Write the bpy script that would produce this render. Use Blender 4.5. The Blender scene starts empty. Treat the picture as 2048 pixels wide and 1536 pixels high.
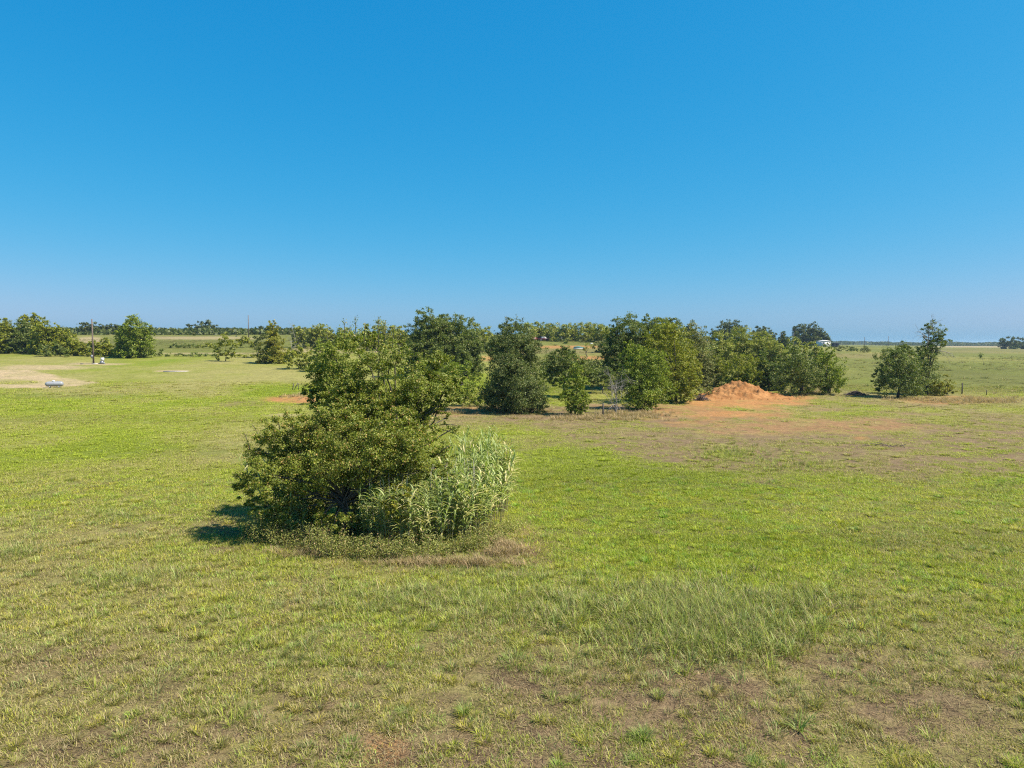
import bpy, math, random
import numpy as np
from mathutils import Vector, Euler

# ------------------------------------------------------------------ camera, sky, sun, exposure
S = bpy.context.scene
COL = S.collection
F, PITCH, CAMZ = 1364.0, math.radians(3.36), 8.0          # focal length in pixels of a 2048 wide frame
cam = bpy.data.cameras.new('camera'); camo = bpy.data.objects.new('camera', cam); COL.objects.link(camo)
cam.sensor_width = 36.0; cam.lens = 36.0 * F / 2048.0; cam.clip_start = 0.1; cam.clip_end = 20000
camo.location = (0, 0, CAMZ); camo.rotation_euler = (math.radians(90) - PITCH, 0, 0)
S.camera = camo

SUN_EL, SUN_BACK = math.radians(53), math.radians(14)      # sun stands to the right, a little behind the camera
w = bpy.data.worlds.new("World"); S.world = w; w.use_nodes = True
nt = w.node_tree; nt.nodes.clear()
sky = nt.nodes.new('ShaderNodeTexSky'); sky.sky_type = 'NISHITA'; sky.sun_disc = False
sky.sun_elevation = SUN_EL; sky.sun_rotation = math.radians(90) + SUN_BACK
sky.altitude = 200; sky.air_density = 1.0; sky.dust_density = 1.0; sky.ozone_density = 3.0
sky.altitude = 200; sky.air_density = 1.0; sky.dust_density = 1.0; sky.ozone_density = 3.0
# the camera's vivid profile: one curve per channel over the whole sky
sep = nt.nodes.new('ShaderNodeSeparateColor'); com = nt.nodes.new('ShaderNodeCombineColor')
nt.links.new(sky.outputs[0], sep.inputs[0])
for ch, pw, k in ((0, 2.25, .072), (1, .619, 1.311), (2, .382, 2.835)):
    p = nt.nodes.new('ShaderNodeMath'); p.operation = 'POWER'; p.inputs[1].default_value = pw; nt.links.new(sep.outputs[ch], p.inputs[0])
    m = nt.nodes.new('ShaderNodeMath'); m.operation = 'MULTIPLY'; m.inputs[1].default_value = k; nt.links.new(p.outputs[0], m.inputs[0]); nt.links.new(m.outputs[0], com.inputs[ch])
bg = nt.nodes.new('ShaderNodeBackground'); bg.inputs['Strength'].default_value = 0.073
wo = nt.nodes.new('ShaderNodeOutputWorld')
nt.links.new(com.outputs[0], bg.inputs[0]); nt.links.new(bg.outputs[0], wo.inputs[0])

sl = bpy.data.lights.new('sun', 'SUN'); sl.energy = 4.6; sl.angle = math.radians(0.53); sl.color = (1.0, 0.93, 0.82)
so = bpy.data.objects.new('sun', sl); COL.objects.link(so)
to_sun = Vector((math.cos(SUN_EL) * math.cos(SUN_BACK), -math.cos(SUN_EL) * math.sin(SUN_BACK), math.sin(SUN_EL)))
so.rotation_euler = to_sun.to_track_quat('Z', 'Y').to_euler(); so.location = to_sun * 60
S.view_settings.view_transform = 'Standard'; S.view_settings.look = 'None'
S.view_settings.gamma = 1.0; S.view_settings.use_curve_mapping = False
S.view_settings.exposure = 1.0
S.cycles.use_denoising = False
S.cycles.max_bounces = 6; S.cycles.diffuse_bounces = 3; S.cycles.glossy_bounces = 2; S.cycles.transmission_bounces = 4
S.cycles.use_adaptive_sampling = False
S.cycles.filter_width = 1.2

R = np.random.default_rng(7)
random.seed(7)

# ------------------------------------------------------------------ noise, terrain, pixel helpers
def _hash(ix, iy, seed):
    h = (ix.astype(np.int64) * 374761393 + iy.astype(np.int64) * 668265263 + seed * 1442695041) & 0xffffffff
    h = ((h ^ (h >> 13)) * 1274126177) & 0xffffffff
    return ((h ^ (h >> 16)) & 0xffff) / 65535.0
def vnoise(x, y, seed=0):
    ix, iy = np.floor(x), np.floor(y); fx, fy = x - ix, y - iy
    fx = fx * fx * (3 - 2 * fx); fy = fy * fy * (3 - 2 * fy)
    a, b = _hash(ix, iy, seed), _hash(ix + 1, iy, seed); c, d = _hash(ix, iy + 1, seed), _hash(ix + 1, iy + 1, seed)
    return (a + (b - a) * fx) * (1 - fy) + (c + (d - c) * fx) * fy
def fbm(x, y, seed=0, octs=4):
    t = 0; amp = 1; s = 0
    for k in range(octs):
        t = t + amp * vnoise(x * 2 ** k + 17.3 * k, y * 2 ** k - 9.1 * k, seed + k); s += amp; amp *= 0.55
    return t / s
def sstep(a, b, x):
    t = np.clip((x - a) / (b - a), 0, 1); return t * t * (3 - 2 * t)

_pd = np.arange(0, 7000, 4.0)
_pz = np.interp(_pd, [0, 60, 100, 115, 165, 200, 300, 400, 600, 1000, 7000], [0, 0, .2, .6, 3.3, 4.9, 9.6, 13.5, 15, 14.5, 14])
_k = np.exp(-0.5 * (np.arange(-6, 7) / 2.2) ** 2); _k /= _k.sum()
_pz = np.convolve(np.pad(_pz, 6, mode='edge'), _k, mode='valid')
def terrain(x, y):
    x = np.asarray(x, float); y = np.asarray(y, float)
    d = np.hypot(x, y); d = np.where(y > 0, np.maximum(y, 0.75 * d), 0.5 * d)
    u = 1024 + F * x / np.maximum(y, 1.0)
    m = np.interp(u, [1250, 1480, 1640, 1900, 2300], [1.0, .66, .45, .25, .15])
    z = np.interp(d, _pd, _pz) * m
    z = z + 0.10 * (fbm(x / 9, y / 9, 3, 2) - .5) * sstep(5, 25, d) + 0.9 * (fbm(x / 90, y / 90, 5, 2) - .5) * sstep(120, 260, d)
    return z
def T(x, y): return float(terrain(x, y))
CP, SP = math.cos(PITCH), math.sin(PITCH)
def ray(u, v):
    cx, cy = (u - 1024) / F, (768 - v) / F
    return cx, CP + cy * SP, -SP + cy * CP
def at(u, v, D):                       # the point at depth D along a line of sight
    a, b, c = ray(u, v); t = D / b
    return Vector((a * t, D, CAMZ + c * t))
def ground(u, v):                      # where a line of sight meets the terrain
    a, b, c = ray(u, v); t = 4.0
    t = max(4.0, min(60.0, (CAMZ - .4) / max(-c, 1e-3) * .8))
    while t < 4000:
        if CAMZ + c * t <= T(a * t, b * t): break
        t *= 1.006
    return Vector((a * t, b * t, T(a * t, b * t)))
def ground_many(u, v):                 # the same for many lines of sight at once
    u, v = np.asarray(u, float), np.asarray(v, float); cx, cy = (u - 1024) / F, (768 - v) / F
    b, c = CP + cy * SP, -SP + cy * CP; t = np.full(len(u), 4.0); run = np.ones(len(u), bool)
    for _ in range(1400):
        k = np.nonzero(run)[0]
        if len(k) == 0: break
        run[k] = (CAMZ + c[k] * t[k] > terrain(cx[k] * t[k], b[k] * t[k])) & (t[k] < 1500)
        k = np.nonzero(run)[0]; t[k] *= 1.005
    return np.stack([cx * t, b * t, terrain(cx * t, b * t)], 1)
def project(x, y, z):
    yy = np.maximum(y, .5); zz = z - CAMZ
    dep = yy * CP - zz * SP; up = yy * SP + zz * CP
    return 1024 + F * x / dep, 768 - F * up / dep

# ------------------------------------------------------------------ object helpers
def link(name, data, parent=None, kind=None):
    o = bpy.data.objects.new(name, data); COL.objects.link(o)
    if parent is not None: o.parent = parent
    if kind: o['kind'] = kind
    return o
def tag(o, label, cat, group=None, kind=None):
    o['label'] = label; o['category'] = cat
    if group: o['group'] = group
    if kind: o['kind'] = kind
    return o
def thing(name, label, cat, loc, rz=0.0, group=None):
    o = bpy.data.objects.new(name, None); o.empty_display_size = .3; COL.objects.link(o)
    o.location = loc; o.rotation_euler = (0, 0, rz)
    return tag(o, label, cat, group)
def mesh_np(name, V, faces, mat, smooth=False, attrs=None):
    """faces: list of int arrays (n,k)"""
    me = bpy.data.meshes.new(name); V = np.asarray(V, np.float32)
    me.vertices.add(len(V)); me.vertices.foreach_set('co', V.ravel())
    li, ls, tot = [], [], 0
    for f in faces:
        f = np.asarray(f, np.int32)
        if len(f) == 0: continue
        li.append(f.ravel()); ls.append(tot + np.arange(len(f), dtype=np.int32) * f.shape[1]); tot += f.size
    li = np.concatenate(li); ls = np.concatenate(ls)
    me.loops.add(len(li)); me.loops.foreach_set('vertex_index', li)
    me.polygons.add(len(ls)); me.polygons.foreach_set('loop_start', ls)
    if smooth: me.polygons.foreach_set('use_smooth', np.ones(len(ls), bool))
    for an, (dom, typ, val) in (attrs or {}).items():
        a = me.attributes.new(an, typ, dom)
        a.data.foreach_set('color' if typ == 'FLOAT_COLOR' else 'vector' if typ == 'FLOAT_VECTOR' else 'value', np.asarray(val, np.float32).ravel())
    me.update(calc_edges=True)
    if mat: me.materials.append(mat)
    return me
class MB:                              # collects tubes, boxes, lathes into one mesh
    def __init__(s): s.v = []; s.q = []; s.t = []
    def tube(s, pts, rad, n=5, cap=True):
        pts = [Vector(p) for p in pts]; b0 = len(s.v)
        for i, p in enumerate(pts):
            d = (pts[min(i + 1, len(pts) - 1)] - pts[max(i - 1, 0)]).normalized()
            a = d.cross(Vector((0.13, 0.21, 0.97)) if abs(d.z) < .9 else Vector((1, .1, 0))).normalized(); b = d.cross(a)
            for k in range(n):
                w_ = 2 * math.pi * k / n; s.v.append(p + (a * math.cos(w_) + b * math.sin(w_)) * rad[i])
        for i in range(len(pts) - 1):
            for k in range(n):
                k2 = (k + 1) % n; s.q.append((b0 + i * n + k, b0 + i * n + k2, b0 + (i + 1) * n + k2, b0 + (i + 1) * n + k))
        if cap:
            for base, pt, fl in ((b0, pts[0], 1), (b0 + (len(pts) - 1) * n, pts[-1], 0)):
                c = len(s.v); s.v.append(pt)
                for k in range(n):
                    k2 = (k + 1) % n; s.t.append((base + k2, base + k, c) if fl else (base + k, base + k2, c))
        return s
    def box(s, c, size, rz=0.0, top=1.0):
        b0 = len(s.v); cs, sn = math.cos(rz), math.sin(rz)
        for z in (-.5, .5):
            k = top if z > 0 else 1
            for x, y in ((-.5, -.5), (.5, -.5), (.5, .5), (-.5, .5)):
                X, Y = x * size[0] * k, y * size[1] * k
                s.v.append(Vector((c[0] + X * cs - Y * sn, c[1] + X * sn + Y * cs, c[2] + z * size[2])))
        for f in ((3, 2, 1, 0), (4, 5, 6, 7), (0, 1, 5, 4), (1, 2, 6, 5), (2, 3, 7, 6), (3, 0, 4, 7)): s.q.append(tuple(b0 + i for i in f))
        return s
    def prism(s, prof, y0, y1):        # an x-z outline carried along y
        b0 = len(s.v); n = len(prof)
        for y in (y0, y1):
            for x, z in prof: s.v.append(Vector((x, y, z)))
        for i in range(n): s.q.append((b0 + i, b0 + (i + 1) % n, b0 + n + (i + 1) % n, b0 + n + i))
        cx = sum(p[0] for p in prof) / n; cz = sum(p[1] for p in prof) / n
        for yi, y in ((0, y0), (1, y1)):
            c = len(s.v); s.v.append(Vector((cx, y, cz)))
            for i in range(n):
                a, b = b0 + yi * n + i, b0 + yi * n + (i + 1) % n
                s.t.append((b, a, c) if yi == 0 else (a, b, c))
        return s
    def mesh(s, name, mat, smooth=False):
        return mesh_np(name, np.array([tuple(p) for p in s.v]), [np.array(s.q).reshape(-1, 4), np.array(s.t).reshape(-1, 3)], mat, smooth)
    def build(s, name, mat, parent=None, smooth=False): return link(name, s.mesh(name, mat, smooth), parent)

# ------------------------------------------------------------------ materials
def newmat(name):
    m = bpy.data.materials.new(name); m.use_nodes = True; m.node_tree.nodes.clear(); return m, m.node_tree
def N(nt, t, **kw):
    n = nt.nodes.new(t)
    for k, v in kw.items():
        if k.startswith('i_'): n.inputs[k[2:].replace('_', ' ')].default_value = v
        else: setattr(n, k, v)
    return n
def mixc(nt, a, b, f, mode='MIX'):
    n = nt.nodes.new('ShaderNodeMix'); n.data_type = 'RGBA'; n.blend_type = mode; n.clamp_factor = True
    for sock, val in ((n.inputs[6], a), (n.inputs[7], b), (n.inputs[0], f)):
        if isinstance(val, bpy.types.NodeSocket): nt.links.new(val, sock)
        elif isinstance(val, (int, float)): sock.default_value = val
        else: sock.default_value = (*val, 1)
    return n.outputs[2]
def ramp(nt, src, lo, hi):
    n = nt.nodes.new('ShaderNodeMapRange'); n.interpolation_type = 'SMOOTHSTEP'
    n.inputs[1].default_value = lo; n.inputs[2].default_value = hi; nt.links.new(src, n.inputs[0]); return n.outputs[0]
def noise(nt, scale, detail=3, rough=.55, vec=None, dist=0):
    n = nt.nodes.new('ShaderNodeTexNoise'); n.inputs['Scale'].default_value = scale; n.inputs['Detail'].default_value = detail
    n.inputs['Roughness'].default_value = rough; n.inputs['Distortion'].default_value = dist
    if vec is None:
        tc = nt.nodes.new('ShaderNodeTexCoord'); vec = tc.outputs['Object']
    nt.links.new(vec, n.inputs['Vector']); return n.outputs['Fac']
def plain(name, col, rough=.8, metal=0.0, var=.25, scale=6.0, spec=.3, bump=0.0, col2=None):
    m, nt = newmat(name); out = N(nt, 'ShaderNodeOutputMaterial'); p = N(nt, 'ShaderNodeBsdfPrincipled')
    f = noise(nt, scale, 5, .65); d = tuple(c * (1 - var) for c in (col2 or col))
    c = mixc(nt, d, tuple(min(1, x * (1 + var * .5)) for x in col), ramp(nt, f, .3, .7))
    nt.links.new(c, p.inputs['Base Color']); p.inputs['Roughness'].default_value = rough; p.inputs['Metallic'].default_value = metal
    p.inputs['Specular IOR Level'].default_value = spec
    if bump:
        b = N(nt, 'ShaderNodeBump'); b.inputs['Strength'].default_value = bump; b.inputs['Distance'].default_value = .05
        nt.links.new(noise(nt, scale * 3, 4), b.inputs['Height']); nt.links.new(b.outputs[0], p.inputs['Normal'])
    nt.links.new(p.outputs[0], out.inputs[0]); return m
def leaf_mat(name, dark, light, odd, odd_share=.06, gloss=.06, trans=.3):
    m, nt = newmat(name); out = N(nt, 'ShaderNodeOutputMaterial')
    a = N(nt, 'ShaderNodeAttribute', attribute_name='tint')
    c = mixc(nt, dark, light, a.outputs['Fac'])
    c = mixc(nt, c, odd, ramp(nt, a.outputs['Fac'], 1 - odd_share * 1.3, 1 - odd_share * .7))
    big = noise(nt, .55, 2); hs = N(nt, 'ShaderNodeHueSaturation'); hs.inputs['Saturation'].default_value = 1.0
    mr = N(nt, 'ShaderNodeMapRange'); mr.inputs[1].default_value = .25; mr.inputs[2].default_value = .75; mr.inputs[3].default_value = .90; mr.inputs[4].default_value = 1.38
    nt.links.new(big, mr.inputs[0]); nt.links.new(mr.outputs[0], hs.inputs['Value']); nt.links.new(c, hs.inputs['Color']); c = hs.outputs[0]
    d = N(nt, 'ShaderNodeBsdfDiffuse'); t = N(nt, 'ShaderNodeBsdfTranslucent'); g = N(nt, 'ShaderNodeBsdfGlossy'); g.inputs['Roughness'].default_value = .55
    g.inputs['Color'].default_value = (.8, .8, .8, 1)
    nt.links.new(c, d.inputs['Color'])
    ct = mixc(nt, c, (1.0, 1.15, .45), 1.0, 'MULTIPLY'); nt.links.new(ct, t.inputs['Color'])
    m1 = N(nt, 'ShaderNodeMixShader'); m1.inputs[0].default_value = trans; nt.links.new(d.outputs[0], m1.inputs[1]); nt.links.new(t.outputs[0], m1.inputs[2])
    m2 = N(nt, 'ShaderNodeMixShader'); m2.inputs[0].default_value = gloss; nt.links.new(m1.outputs[0], m2.inputs[1]); nt.links.new(g.outputs[0], m2.inputs[2])
    nt.links.new(m2.outputs[0], out.inputs[0]); return m
LM = {
    'bush':   leaf_mat('bush_leaf', (.082, .112, .010), (.270, .292, .034), (.40, .26, .08), .09, .03),
    'tall':   leaf_mat('tall_tree_leaf', (.084, .116, .011), (.265, .295, .036), (.36, .28, .08), .07, .03),
    'dark':   leaf_mat('dark_tree_leaf', (.058, .086, .014), (.185, .220, .040), (.24, .21, .07), .05, .025),
    'cedar':  leaf_mat('cedar_leaf', (.054, .080, .018), (.165, .192, .050), (.22, .19, .08), .05, .02),
    'green':  leaf_mat('green_tree_leaf', (.078, .120, .008), (.250, .295, .022), (.28, .25, .05), .05, .025),
    'olive':  leaf_mat('olive_tree_leaf', (.105, .128, .008), (.300, .305, .020), (.31, .25, .06), .05, .025),
    'mesq':   leaf_mat('mesquite_leaf', (.150, .172, .025), (.330, .335, .060), (.34, .28, .10), .08, .02),
    'yellow': leaf_mat('yellowish_leaf', (.120, .128, .008), (.285, .265, .024), (.33, .26, .04), .06, .025),
    'grey':   leaf_mat('grey_green_leaf', (.105, .118, .032), (.245, .245, .072), (.28, .21, .10), .08, .02),
    'oak':    leaf_mat('far_oak_leaf', (.046, .064, .017), (.130, .150, .036), (.16, .15, .05), .04, .02),
    'weed':   leaf_mat('weed_leaf', (.140, .158, .032), (.330, .330, .088), (.38, .25, .11), .10, .02),
    'reed':   leaf_mat('reed_leaf', (.130, .185, .050), (.430, .485, .150), (.58, .50, .23), .08, .04, .35),
}
BARK = plain('bark', (.10, .085, .068), .9, var=.4, scale=14, bump=.4)
DEADWOOD = plain('dead_wood', (.30, .27, .24), .9, var=.4, scale=10)
REEDSTEM = plain('reed_stem', (.22, .20, .09), .7, var=.4, scale=5)
WOOD = plain('weathered_wood', (.15, .115, .095), .9, var=.35, scale=3)
POST = plain('post_wood', (.10, .085, .075), .9, var=.35, scale=8)
SILVER = plain('tank_paint', (.26, .27, .29), .38, var=.10, scale=3, spec=.5)
WHITE = plain('white_paint', (.62, .61, .60), .6, var=.06, scale=3)
GREYM = plain('grey_metal', (.28, .29, .31), .5, var=.2, scale=5, metal=.3)
CONC = plain('concrete', (.46, .43, .38), .9, var=.15, scale=3)
DARK = plain('dark_panel', (.045, .055, .065), .7, var=.2)
TYRE = plain('tyre_rubber', (.02, .02, .02), .9, var=.2)
GLASS = plain('window_glass', (.03, .035, .045), .1, var=.1, spec=.6)
RED = plain('red_paint', (.16, .016, .018), .35, var=.2, spec=.5)
MAROON = plain('maroon_paint', (.13, .025, .035), .4, var=.2, spec=.5)
BLUEG = plain('dark_blue_paint', (.05, .055, .10), .4, var=.2, spec=.5)
TEAL = plain('teal_tarp', (.02, .20, .19), .6, var=.2)
ROOFW = plain('pale_roof', (.62, .60, .58), .6, var=.1)
TWIG = plain('dry_brush', (.13, .095, .085), .95, var=.4, scale=4)

# ------------------------------------------------------------------ ground cover fields
def ell(u, v, cu, cv, ru, rv, soft=.45, wob=0.0):
    d = np.hypot((u - cu) / ru, (v - cv) / rv) + wob
    return 1 - sstep(1 - soft, 1 + soft, d)
GRN, DRY, BRN, ORG, TAN, PINK = (np.array(c) for c in ((.172, .192, .022), (.240, .218, .068), (.176, .122, .066), (.335, .165, .060), (.345, .262, .148), (.330, .235, .155)))
LUSH = np.array((.138, .182, .014)); DEEP = np.array((.108, .150, .016)); PAST = np.array((.114, .124, .024)); THATCH = np.array((.100, .078, .038))
def fields(x, y, z):
    """what grows at a place: macro colour (n,3), bare share, lushness"""
    x = np.asarray(x, float); y = np.asarray(y, float)
    u, v = project(x, y, z); v = np.where(y < 9, 1540 + (9 - y) * 5, v); v = np.clip(v, 660, 1700); u = np.clip(u, -900, 2950)
    n1 = fbm(x / 5.5, y / 5.5, 11, 4) - .5; n2 = fbm(x / 1.3, y / 1.3, 21, 3) - .5; n3 = fbm(x / 18, y / 26, 31, 3) - .5; n4 = fbm(x / .45, y / .45, 41, 2) - .5
    w = n1 * 1.5 + n2 * .7
    near = sstep(1150, 1420, v)
    g = .66 + 1.5 * n3 + 1.0 * n1 + .45 * n2
    g = g + .35 * ell(u, v, 1500, 1040, 620, 110, .6) + .25 * ell(u, v, 1250, 960, 260, 60, .6) + .22 * ell(u, v, 180, 930, 380, 170, .6) + .3 * ell(u, v, 90, 800, 330, 28, .6)
    g = g - .30 * ell(u, v, 420, 870, 130, 40, .6) - .30 * ell(u, v, 330, 770, 260, 28, .6) - .35 * ell(u, v, 520, 755, 130, 14, .6) - .15 * ell(u, v, 450, 1180, 360, 60, .6)
    g = g + .6 * ell(u, v, 545, 780, 70, 16, .5) + .7 * ell(u, v, 1110, 785, 55, 35, .5) + .6 * ell(u, v, 950, 770, 40, 25, .5) + .35 * ell(u, v, 1720, 825, 70, 18, .6)
    g = g - .12 * sstep(930, 850, v) - .18 * near - .20 * ell(u, v, 1400, 1330, 500, 100, .6)
    b = 1.0 * ell(u, v, 1180, 836, 330, 26, .45, .6 * w) + 1.0 * ell(u, v, 1660, 880, 430, 54, .5, .8 * w) + .85 * ell(u, v, 1980, 915, 230, 40, .5, .6 * w)
    b = b + .45 * ell(u, v, 1750, 800, 380, 18, .5, .5 * w) + .8 * ell(u, v, 900, 1120, 230, 22, .5, .6 * w) + .7 * ell(u, v, 1020, 1090, 75, 36, .5, .6 * w)
    b = b + 1.0 * ell(u, v, 1010, 1480, 900, 190, .5, .8 * w) * (.55 + 1.3 * (n2 + .35)) + .35 * ell(u, v, 1750, 1400, 420, 150, .6, .8 * w)
    b = b + .8 * ell(u, v, 1515, 960, 65, 12, .5, .9 * w) + .7 * ell(u, v, 480, 808, 60, 7, .5, .6 * w) + .5 * ell(u, v, 1690, 712, 110, 5, .6) + .35 * ell(u, v, 1990, 702, 160, 5, .6)
    b = b + .8 * ell(u, v, 455, 1082, 75, 40, .5, .7 * w) + .6 * ell(u, v, 1750, 900, 500, 60, .6, 1.2 * w)
    b = b + .55 * ell(u, v, 1000, 702, 260, 6, .6, .5 * w)
    spots = sstep(.60, .74, fbm(x / 1.9, y / 1.9, 77, 3)) * (.25 + .75 * near) * sstep(40, 20, y)
    b = b + .7 * spots
    o = 1.0 * ell(u, v, 1498, 803, 112, 13, .35, .6 * w) + .40 * ell(u, v, 1395, 826, 125, 22, .5, 1.6 * w) + .35 * ell(u, v, 1520, 826, 90, 10, .5, 1.2 * w) + 1.0 * ell(u, v, 588, 799, 58, 7.5, .3, .5 * w)
    o = o + .6 * ell(u, v, 1722, 876, 16, 4, .5, .9 * w) + .5 * ell(u, v, 770, 1500, 55, 45, .6, 1.2 * w) + .6 * ell(u, v, 925, 822, 60, 8, .5, .6 * w)
    o = o + .8 * ell(u, v, 1120, 694, 110, 3.2, .5, .5 * w) + .9 * ell(u, v, 1200, 716, 90, 4, .5, .4 * w) + .7 * ell(u, v, 970, 717, 22, 5, .5) + .35 * ell(u, v, 1600, 850, 230, 20, .5, 1.3 * w)
    o = o + .35 * ell(u, v, 1050, 1085, 40, 30, .5, 1.0 * w) + .5 * ell(u, v, 1900, 800, 90, 7, .5, .9 * w)
    # pale drive on the far left: an upper arm to the pole and a broad wedge by the tank
    lo = np.interp(u, [-900, 0, 100, 195, 205], [760, 779, 780, 768, 766]); up = np.interp(u, [-900, 0, 60, 130, 195, 205], [722, 736, 738, 754, 764, 766])
    ww = 2.2 * w
    t = sstep(0, 4, lo - v + ww * 3) * sstep(0, 4, v - up + ww * 3) * sstep(206, 196, u)
    t = t * (1 - .75 * ell(u, v, 30, 764, 45, 5, .5)) * (1 - .25 * sstep(.5, .62, fbm(u / 60, v / 3.0, 91, 2)))
    t = np.maximum(t, .85 * ell(u, v, 90, 735 , 95, 5, .4, .4 * w)); t = np.maximum(t, .8 * ell(u, v, 190, 728, 60, 2.6, .4, .4 * w))
    t = np.maximum(t, .9 * ell(u, v, 345, 742.5, 34, 2.2, .3, .5 * w)); t = np.maximum(t, .55 * ell(u, v, 560, 830, 40, 4, .5, .5 * w))
    # fields beyond: straw coloured strips
    t = np.maximum(t, .75 * ell(u, v, 180, 680, 30, 6, .4)); t = np.maximum(t, .60 * ell(u, v, 400, 676, 130, 3.2, .5, .3 * w)); t = np.maximum(t, .55 * ell(u, v, 420, 707, 120, 1.8, .5))
    t = np.maximum(t, .6 * ell(u, v, 700, 700, 150, 5, .5, .4 * w)); t = np.maximum(t, .75 * ell(u, v, 1960, 693.5, 110, 1.6, .4))
    past = sstep(792, 778, v - .0 * u) * sstep(1040, 1090, u) + sstep(716, 700, v) * sstep(1090, 1040, u)
    pn = fbm(x / 34, y / 70, 51, 4) - .5
    g = np.clip(g, 0, 1.25); b, o, t = (np.clip(q, 0, 1) for q in (b, o, t))
    c = DRY[None] + (GRN - DRY)[None] * np.clip(g, 0, 1)[:, None]
    c = c + (LUSH - GRN)[None] * np.clip((g - .85) * 2.2, 0, 1)[:, None]
    deep = .8 * ell(u, v, 1260, 958, 330, 26, .6, .5 * w) + .55 * ell(u, v, 1750, 1080, 420, 26, .7, .5 * w) + .5 * ell(u, v, 220, 838, 330, 9, .6, .4 * w) + .5 * ell(u, v, 90, 792, 220, 6, .6) + .4 * ell(u, v, 330, 900, 200, 12, .6, .5 * w)
    c = c + (DEEP[None] - c) * np.clip(deep * (.8 + n2), 0, 1)[:, None]
    pc = PAST[None] * (1 + .9 * pn + .5 * n1)[:, None] + np.array((.05, .015, .015))[None] * np.clip(pn * 3 - .1, 0, 1)[:, None]
    c = c + (pc - c) * (.85 * past)[:, None]
    c = c + (BRN[None] - c) * (b * np.clip(.85 + 1.5 * n2 + .9 * n4, 0, 1))[:, None]
    c = c + (TAN[None] - c) * t[:, None]
    oo = np.clip(o * (.95 + 1.1 * n2 + .8 * n4), 0, 1)
    c = c + (ORG[None] - c) * oo[:, None]
    bare = np.clip(.7 * b * np.clip(.7 + 1.5 * n2, 0, 1) + t + oo, 0, 1)
    return c, bare, np.clip(g, 0, 1.2), u, v

# ------------------------------------------------------------------ ground sheet
def ground_mat():
    m, nt = newmat('field_ground'); out = N(nt, 'ShaderNodeOutputMaterial'); p = N(nt, 'ShaderNodeBsdfPrincipled')
    a = N(nt, 'ShaderNodeAttribute', attribute_name='gcol'); ba = N(nt, 'ShaderNodeAttribute', attribute_name='bare')
    geo = N(nt, 'ShaderNodeNewGeometry'); P = geo.outputs['Position']
    f1 = noise(nt, 9, 4, .7, P); f2 = noise(nt, 1.7, 5, .65, P); f3 = noise(nt, .35, 4, .6, P); f4 = noise(nt, 34, 3, .7, P)
    hs = N(nt, 'ShaderNodeHueSaturation'); nt.links.new(a.outputs['Color'], hs.inputs['Color'])
    def mr(src, lo, hi, a0=.25, b0=.75):
        n = N(nt, 'ShaderNodeMapRange'); n.inputs[1].default_value = a0; n.inputs[2].default_value = b0; n.inputs[3].default_value = lo; n.inputs[4].default_value = hi; nt.links.new(src, n.inputs[0]); return n.outputs[0]
    def mul(x, y):
        n = N(nt, 'ShaderNodeMath', operation='MULTIPLY'); nt.links.new(x, n.inputs[0]); nt.links.new(y, n.inputs[1]); return n.outputs[0]
    val = mul(mul(mr(f1, .62, 1.36), mr(f2, .60, 1.38)), mul(mr(f3, .86, 1.14), mr(f4, .62, 1.36)))
    nt.links.new(val, hs.inputs['Value'])
    straw = mixc(nt, hs.outputs[0], (.20, .16, .085), ramp(nt, f2, .52, .72))
    inv = N(nt, 'ShaderNodeMath', operation='SUBTRACT'); inv.inputs[0].default_value = 1; nt.links.new(ba.outputs['Fac'], inv.inputs[1])
    half = N(nt, 'ShaderNodeMath', operation='MULTIPLY'); half.inputs[1].default_value = .55; nt.links.new(inv.outputs[0], half.inputs[0])
    c = mixc(nt, hs.outputs[0], straw, half.outputs[0])
    nt.links.new(c, p.inputs['Base Color']); p.inputs['Roughness'].default_value = .95; p.inputs['Specular IOR Level'].default_value = .1
    b = N(nt, 'ShaderNodeBump'); b.inputs['Strength'].default_value = .9; b.inputs['Distance'].default_value = .08
    hsum = N(nt, 'ShaderNodeMath', operation='ADD'); nt.links.new(f1, hsum.inputs[0]); nt.links.new(f2, hsum.inputs[1]); nt.links.new(hsum.outputs[0], b.inputs['Height'])
    nt.links.new(b.outputs[0], p.inputs['Normal'])
    nt.links.new(p.outputs[0], out.inputs[0]); return m
ang = np.concatenate([np.linspace(-180, -52, 40)[:-1], np.arange(-52, 52.01, .23), np.linspace(52, 180, 40)[1:-1]])
rad = np.concatenate([[.01], np.geomspace(1.5, 9, 14), np.geomspace(9.12, 420, 340), np.geomspace(430, 6500, 70)])
AA, RR = np.meshgrid(np.radians(ang), rad)
gx, gy = (RR * np.sin(AA)).ravel(), (RR * np.cos(AA)).ravel(); gz = terrain(gx, gy)
gc, gb, gg, _, _ = fields(gx, gy, gz)
th = (.42 * (1 - gb) * sstep(75, 35, np.hypot(gx, gy)) * np.clip(.4 + gg, 0, 1))[:, None]; gc = gc + (THATCH - gc) * th   # thatch shows between the blades
na, nr = len(ang), len(rad)
i0 = (np.arange(nr - 1)[:, None] * na + np.arange(na)[None, :]).ravel()
i1 = (np.arange(nr - 1)[:, None] * na + (np.arange(na)[None, :] + 1) % na).ravel()
gq = np.stack([i0, i1, i1 + na, i0 + na], 1)[:, ::-1]
link('ground', mesh_np('ground', np.stack([gx, gy, gz], 1), [gq], ground_mat(), True,
     {'gcol': ('POINT', 'FLOAT_COLOR', np.c_[gc, np.ones(len(gc))]), 'bare': ('POINT', 'FLOAT', gb)}), kind='structure')

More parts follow.
